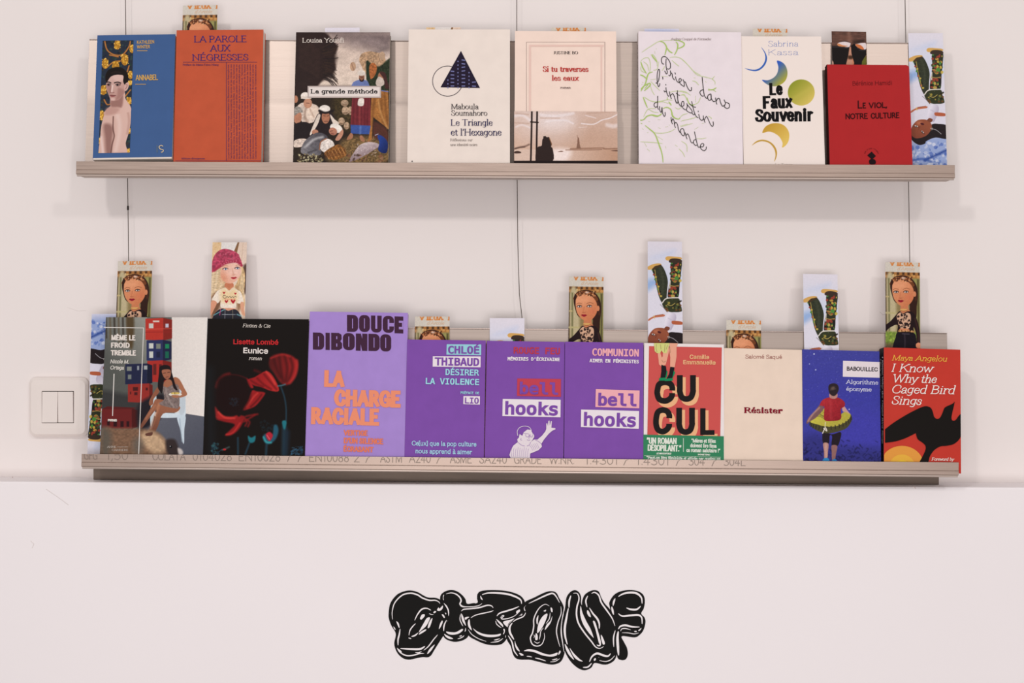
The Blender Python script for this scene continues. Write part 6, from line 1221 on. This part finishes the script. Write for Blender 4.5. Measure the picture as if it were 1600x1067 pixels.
cb = MB(); cb.box(-CW / 2, CW / 2, -.0002, .0002, 0, CL)
CARD_ME = cb.obj('bookmark', M_CARDSTOCK); card0 = CARD_ME; CARD_ME = card0.data; bpy.data.objects.remove(card0)
DESC = {'A': (MESH_A, 'print of a dark-haired headband girl'), 'B': (MESH_B, 'print of an upside-down figure in camouflage trousers'), 'C': (MESH_C, 'print of a girl in a pink beret')}
def bookmark(kind, flip, tlx, y, x_low, label, key, bookref=None, ylow=None):
    """tlx,y: seen top-left corner; x_low: x of the left edge down at the shelf lip"""
    Ms, L, zt, root_s, _ = SH[key]
    yl = ylow or (255 if key == 'u' else 716)
    W_ = 54.5
    if bookref is None:
        zl = (Ms @ Vector((P(tlx, 0, YL).x, 0, 0))).z; a = math.atan((YPT - YPB) / (zt + LIPH)); Yb = YPB + LIPH * math.tan(a) - .0009
    else: a = bookref.a; Yb = bookref.Yb + (bookref.t + (.0020 if any('band' in c.name for c in bookref.root.children) else .0013)) / math.cos(a)
    sh = fit_sheet((tlx, y), (tlx + W_, y + (x_low - tlx) * -.02), (x_low + W_ + 1, yl), (x_low, yl), Yb, a, 0)
    M = sh.M.copy(); up = Vector((M[0][2], M[1][2], M[2][2])); top = M.translation + up * sh.h
    M.translation = top - up * CL
    if flip:                                # card put in upside down
        M = M @ Matrix.Translation((0, 0, CL)) @ Matrix.Rotation(math.pi, 4, 'Y')
    o = bpy.data.objects.new('bookmark', CARD_ME); COL.objects.link(o); o.matrix_world = M
    sc = sh.w / CW
    q = bpy.data.objects.new('printed_picture', DESC[kind][0]); COL.objects.link(q); q.parent = o; q['label'] = DESC[kind][1]
    tag(o, label, 'bookmark', 'picture bookmarks tucked among the books'); return o
BK = {}
for o in [o for o in bpy.data.objects if o.name.startswith('paperback_book')]: BK[o['label']] = o
BOOKS = ALLB
def bref(word):
    for b in BOOKS:
        if word in b.root['label']: return b
bookmark('A', 0, 282, 8.5, 281, 'bookmark of a headband girl poking up behind the orange book', 'u', bref('orange'))
bookmark('B', 0, 506, 43.5, 505, 'pale bookmark tip barely showing above the painted cover', 'u', bref('painting'))
bookmark('C', 0, 664.5, 43, 665, 'thin bookmark tip above the cream triangle book', 'u', bref('triangle'))
bookmark('A', 0, 861, 43.5, 862, 'thin bookmark tip with orange letters above the cream-pink novel', 'u', bref('harbour'))
bookmark('B', 1, 1008, 45, 1008, 'thin blue-and-white bookmark tip above the handwritten-title book', 'u', bref('handwritten'))
bookmark('A', 0, 1178, 45, 1179, 'short bookmark end with orange letters above the moon book', 'u', bref('moon'))
bookmark('A', 1, 1302.5, 49.5, 1303, 'upside-down bookmark showing black boots above the red VIOL book', 'u', bref('VIOL'))
bookmark('B', 0, 1419, 52, 1424.5, 'full-length bookmark of an upside-down figure beside the red VIOL book', 'u')
bookmark('B', 1, 143, 490.5, 136, 'turned bookmark half hidden left of the crates book, nearest the switch', 'l')
bookmark('A', 0, 180.5, 408, 174, 'bookmark of a headband girl above the crates book', 'l', bref('crates'))
bookmark('C', 0, 331, 378.5, 322, 'bookmark of a blonde girl in a pink beret above the black poppy book', 'l', bref('poppies'))
bookmark('A', 0, 648, 494.5, 646, 'bookmark showing only a headband above DÉSIRER LA VIOLENCE', 'l', bref('VIOLENCE'))
bookmark('B', 0, 765.5, 497, 764, 'mostly white bookmark end with one shoe above ROUGE FEU', 'l', bref('ROUGE'))
bookmark('A', 0, 893, 432.5, 886, 'tall bookmark of a headband girl above COMMUNION', 'l', bref('COMMUNION'))
bookmark('B', 0, 1015, 377.5, 1013, 'tallest bookmark, camouflage figure above the coral CUCUL novel', 'l', bref('CUCUL'))
bookmark('A', 0, 1138.5, 500.5, 1136, 'bookmark showing only a headband above the plain Résister book', 'l', bref('Résister'))
bookmark('B', 0, 1259, 428.5, 1259, 'bookmark with camouflage legs above the blue rubber-ring book', 'l', bref('rubber'))
bookmark('A', 0, 1390, 410, 1384, 'tall bookmark of a headband girl above the red bird book', 'l', bref('bird'))

# ------------------------------------------------------------------ black vinyl lettering on the lower wall
class WallSheet:
    n = 0
    def loc(s, px, py):
        k_ = (YLEDGE + D0) / FPX
        return (np.asarray(px, float) - CX) * k_ - s.x, ZC - (np.asarray(py, float) - CY) * k_ - s.z
WS_ = WallSheet(); c = P(808, 984, YLEDGE); WS_.x, WS_.z = c.x, c.z
root = empty('wall_lettering', Matrix.Translation((c.x, YLEDGE, c.z)))
tag(root, 'black bubble-letter sticker with white highlights on the lower wall', 'wall sticker')
LB = ink((24, 23, 22), .55); HW = mat('lower_wall_paint', None)
K1, K2, K3 = K(600, 915, 7.621), K(710, 915, 7.622), K(870, 915, 7.62)
def let(k, outl, whites, layer):
    f = Flat(WS_, k)
    for q in outl: f.blob(q, 5)
    f.obj('letter', None, root, m=LB, y=-.0003 - layer * .00008)
    g = Flat(WS_, k)
    for w in whites:
        if w[0] == 'p': g.blob(w[1], 4)
        else: g.line(w[1], w[0], taper=.18)
    g.obj('letter_highlight', None, root, m=HW, y=-.0008 - layer * .00004)
let(K1, [[(55, 330), (75, 210), (150, 110), (240, 66), (320, 56), (400, 75), (470, 115), (530, 140), (620, 145), (680, 175), (720, 240), (760, 380), (740, 500), (715, 580), (660, 670), (600, 765), (560, 830), (520, 852), (460, 850), (380, 865), (300, 880), (230, 865), (170, 815), (135, 750), (122, 680), (140, 570), (90, 480), (60, 400)]],
    [(17, [(103, 400), (98, 310), (130, 200), (220, 110), (320, 88), (400, 108), (460, 145), (540, 172), (610, 172), (650, 190), (668, 212)]), (16, [(365, 412), (400, 340), (450, 280), (510, 268), (560, 292)]), ('p', [(430, 385), (450, 345), (480, 338), (485, 358), (460, 390), (440, 402)]),
     ('p', [(415, 550), (470, 450), (510, 385), (548, 378), (535, 420), (500, 480), (450, 525)]), ('p', [(520, 500), (540, 430), (575, 382), (570, 420), (545, 490)]), ('p', [(414, 580), (440, 545), (500, 516), (495, 535), (450, 565)]), ('p', [(325, 602), (370, 580), (408, 556), (385, 590), (350, 606)]), (13, [(298, 590), (310, 530), (345, 480), (378, 448)]),
     (12, [(292, 620), (310, 625), (325, 628)]), ('p', [(632, 290), (650, 258), (662, 272), (700, 235), (695, 275), (660, 300)]), ('p', [(588, 322), (600, 302), (622, 305), (605, 325)]), (9, [(538, 330), (560, 340), (590, 343)]), ('p', [(148, 422), (175, 445), (186, 495), (178, 498), (160, 460)]), ('p', [(112, 485), (130, 500), (138, 525), (122, 510)]),
     (18, [(192, 512), (182, 580), (168, 640), (168, 708)]), (24, [(195, 745), (300, 752), (400, 755), (450, 745), (488, 718)]), (15, [(155, 738), (190, 790), (260, 828), (340, 828), (420, 808), (478, 803)]), ('p', [(370, 792), (410, 790), (450, 778), (430, 796), (470, 802), (420, 808)]), (13, [(472, 768), (530, 720), (590, 640), (640, 582)]), ('p', [(515, 805), (545, 750), (605, 698), (570, 760), (530, 804)]), ('p', [(160, 745), (200, 770), (212, 795), (180, 785)])], 0)
let(K1, [[(668, 160), (680, 105), (730, 66), (800, 50), (870, 66), (930, 110), (970, 160), (992, 215), (1090, 210), (1090, 300), (1010, 400), (1000, 500), (1005, 595), (950, 645), (860, 668), (780, 655), (720, 620), (700, 560), (740, 480), (760, 400), (730, 280), (690, 220)]],
    [('p', [(705, 115), (715, 108), (708, 140), (712, 170), (703, 160)]), (17, [(740, 96), (800, 84), (860, 100), (905, 140), (918, 180), (905, 215), (930, 245), (990, 250), (1080, 245)]), (13, [(920, 302), (950, 280), (1010, 275), (1080, 268)]), ('p', [(712, 205), (750, 240), (775, 300), (770, 360), (758, 290), (735, 245)]),
     ('p', [(688, 340), (710, 345), (725, 375), (712, 380)]), ('p', [(725, 318), (742, 330), (735, 340)]), ('p', [(690, 415), (700, 430), (680, 480), (655, 515), (665, 460)]), (16, [(745, 408), (720, 460), (712, 500), (712, 538)]), ('p', [(740, 545), (800, 552), (860, 550), (930, 512), (938, 530), (890, 568), (820, 582), (765, 572)]), ('p', [(718, 572), (750, 590), (825, 628), (780, 632), (735, 605)]),
     ('p', [(875, 630), (920, 612), (955, 590), (940, 612), (900, 630)]), ('p', [(895, 600), (925, 588), (920, 602)]), (11, [(910, 340), (905, 400), (925, 450), (940, 480)]), ('p', [(918, 330), (945, 370), (975, 470), (960, 460), (930, 410)]), ('p', [(962, 380), (990, 370), (1015, 372), (990, 390), (970, 405)]), ('p', [(962, 545), (972, 500), (975, 530)])], 1)
let(K2, [[(270, 150), (275, 100), (310, 66), (400, 52), (560, 55), (680, 75), (780, 115), (830, 170), (840, 230), (820, 310), (740, 380), (690, 400), (660, 440), (630, 490), (640, 560), (630, 620), (570, 690), (480, 708), (370, 695), (260, 650), (170, 595), (130, 500), (110, 420), (90, 330), (90, 270), (100, 225), (150, 220), (270, 205)]],
    [(22, [(330, 105), (400, 86), (520, 86), (640, 100), (740, 135), (790, 170), (800, 215)]), ('p', [(310, 118), (325, 140), (338, 168), (315, 155)]), (9, [(80, 225), (110, 245), (200, 250), (290, 235), (330, 208)]), (16, [(82, 300), (120, 278), (200, 272), (300, 258), (390, 232), (440, 238), (462, 262)]), (12, [(195, 382), (250, 350), (350, 325), (430, 308), (465, 292)]),
     (18, [(505, 360), (540, 325), (620, 300), (700, 275), (770, 245)]), ('p', [(580, 430), (660, 405), (712, 390), (670, 420), (640, 455), (628, 488)]), (11, [(545, 385), (570, 355), (590, 358), (560, 385), (580, 396), (650, 385), (720, 355), (785, 295)]), ('p', [(740, 300), (778, 282), (775, 310), (740, 330)]), ('p', [(785, 350), (812, 335), (800, 352)]), ('p', [(500, 395), (540, 425), (575, 460), (580, 490), (550, 465), (515, 425)]), (10, [(492, 415), (500, 450), (530, 480), (560, 500)]),
     ('p', [(582, 515), (598, 515), (600, 545), (588, 575), (580, 570), (590, 545)]), ('p', [(165, 415), (180, 400), (190, 470), (208, 528), (175, 500), (160, 455)]), ('p', [(220, 505), (270, 540), (340, 570), (420, 582), (500, 580), (550, 570), (540, 595), (460, 610), (370, 605), (280, 570)]), (9, [(165, 520), (210, 580), (290, 630), (380, 662)]), (11, [(430, 674), (520, 662), (580, 625)]), ('p', [(470, 645), (520, 630), (545, 628), (500, 648)]), ('p', [(605, 600), (612, 590), (610, 620)])], 2)
let(K2, [[(840, 195), (950, 140), (1080, 78), (1160, 64), (1215, 85), (1250, 150), (1295, 230), (1310, 330), (1300, 500), (1315, 700), (1310, 810), (1270, 900), (1200, 935), (1120, 935), (1000, 905), (900, 882), (790, 880), (730, 862), (695, 810), (670, 720), (625, 640), (620, 540), (650, 460), (720, 390), (800, 340), (820, 270)]],
    [(18, [(885, 210), (980, 165), (1080, 118), (1165, 90), (1210, 125), (1252, 200)]), ('p', [(858, 230), (835, 255), (845, 300), (832, 290), (830, 255)]), (13, [(695, 430), (740, 400), (820, 365), (850, 318)]), (24, [(690, 440), (660, 490), (660, 550), (685, 600), (710, 640)]), (17, [(640, 592), (685, 670), (710, 770), (755, 835)]), ('p', [(720, 655), (735, 700), (778, 778), (745, 760), (722, 710)]),
     (14, [(1130, 240), (1080, 220), (1020, 255), (975, 320), (945, 400), (945, 480), (930, 560), (905, 620), (925, 690), (980, 718), (1040, 695), (1072, 620), (1068, 560)]), ('p', [(1100, 330), (1105, 360), (1070, 450), (1030, 520), (988, 562), (990, 500), (1010, 430), (1050, 365)]), ('p', [(1000, 350), (995, 410), (990, 460), (978, 440), (978, 390)]), ('p', [(1145, 260), (1165, 270), (1168, 310), (1152, 305)]),
     ('p', [(1060, 300), (1090, 285), (1085, 305)]), (9, [(1140, 320), (1130, 390), (1090, 450)]), ('p', [(1165, 360), (1150, 430), (1110, 490), (1075, 525), (1100, 460), (1140, 420)]), ('p', [(970, 565), (990, 590), (990, 640), (968, 645), (962, 630)]), (9, [(1060, 500), (1030, 540), (1020, 600), (1010, 640)]), (8, [(945, 580), (955, 600), (945, 620)]), (9, [(950, 662), (985, 682), (1018, 668)]),
     ('p', [(828, 775), (880, 755), (960, 765), (1050, 800), (1140, 820), (1225, 795), (1215, 828), (1150, 842), (1050, 828), (950, 790), (880, 778)]), ('p', [(770, 800), (800, 805), (825, 825), (795, 830)]), (9, [(860, 838), (890, 840), (925, 848)]), (12, [(960, 858), (1020, 872), (1090, 895)]), (9, [(1140, 905), (1200, 898), (1255, 865)]), ('p', [(1160, 880), (1215, 865), (1225, 870), (1190, 885)]),
     (12, [(1268, 245), (1270, 330), (1235, 430), (1215, 540), (1235, 650), (1258, 728)]), ('p', [(1255, 770), (1265, 790), (1240, 822), (1240, 800)]), (10, [(1300, 330), (1275, 450), (1275, 560), (1290, 680), (1305, 790)])], 0)
let(K3, [[(70, 560), (78, 400), (100, 250), (115, 140), (160, 75), (215, 52), (262, 75), (288, 130), (288, 200), (298, 230), (302, 180), (330, 110), (390, 66), (450, 52), (500, 70), (530, 140), (570, 210), (640, 290), (700, 400), (715, 520), (720, 650), (720, 780), (690, 880), (620, 930), (550, 938), (450, 920), (410, 975), (340, 1005), (270, 990), (190, 930), (130, 850), (90, 760), (75, 660)]],
    [(9, [(100, 100), (88, 260), (60, 420), (50, 560), (70, 690), (85, 790)]), (18, [(195, 88), (240, 90), (262, 130), (260, 180), (240, 250), (235, 350), (260, 450), (330, 560), (410, 660), (460, 725), (510, 745), (558, 722)]), ('p', [(285, 240), (305, 320), (350, 420), (400, 510), (435, 605), (430, 612), (370, 545), (310, 450), (280, 350), (278, 280)]), (20, [(168, 115), (148, 180), (145, 262)]), (26, [(138, 265), (115, 380), (95, 500), (100, 600), (125, 698)]),
     ('p', [(95, 690), (130, 740), (180, 830), (204, 880), (150, 830), (110, 760)]), ('p', [(152, 738), (200, 800), (270, 870), (310, 898), (260, 890), (200, 840)]), (17, [(368, 118), (345, 180), (360, 255)]), (18, [(412, 92), (450, 78), (500, 115), (530, 200), (600, 300), (660, 390), (692, 478)]), ('p', [(362, 290), (385, 310), (405, 370), (380, 360), (360, 325)]), (22, [(388, 262), (430, 330), (480, 390), (505, 450), (505, 510)]), ('p', [(430, 425), (455, 430), (490, 540), (525, 670), (505, 688), (480, 600), (460, 520)]),
     ('p', [(475, 700), (500, 705), (525, 685), (518, 715), (490, 718)]), ('p', [(525, 582), (550, 620), (572, 685), (550, 698), (530, 640)]), (24, [(388, 905), (420, 840), (480, 805), (560, 830), (610, 835), (640, 805)]), (11, [(505, 888), (580, 900), (640, 880), (690, 830)]), (17, [(310, 970), (370, 965), (415, 920)]), ('p', [(440, 875), (458, 860), (465, 880), (445, 892)]), (6, [(492, 852), (505, 850)]), (15, [(695, 530), (675, 620), (678, 728)])], 1)
let(K3, [[(628, 240), (628, 190), (680, 110), (760, 66), (870, 50), (970, 66), (1030, 110), (1048, 180), (1035, 270), (1005, 330), (1045, 380), (1055, 440), (1030, 530), (980, 590), (920, 615), (775, 600), (800, 670), (835, 740), (845, 820), (820, 875), (770, 885), (720, 850), (708, 700), (715, 520), (690, 420), (650, 330)]],
    [(24, [(732, 128), (790, 95), (870, 80), (950, 90), (1005, 140), (1015, 212)]), ('p', [(695, 148), (690, 190), (670, 240), (664, 205), (675, 170)]), ('p', [(655, 245), (675, 290), (678, 345), (658, 318), (648, 270)]), (22, [(828, 262), (880, 280), (950, 280), (998, 242)]), (22, [(732, 330), (780, 360), (880, 352), (970, 348), (1010, 380), (1015, 455)]), (22, [(732, 515), (760, 480), (820, 470), (900, 488), (985, 490)]), (11, [(758, 540), (775, 512), (820, 508), (880, 524)]), ('p', [(920, 540), (945, 535), (950, 548), (930, 550)]), ('p', [(970, 530), (1005, 502), (998, 522), (980, 536)]), (9, [(775, 558), (850, 560), (920, 572), (975, 560)]), (30, [(732, 540), (722, 620), (728, 740), (735, 828)])], 2)
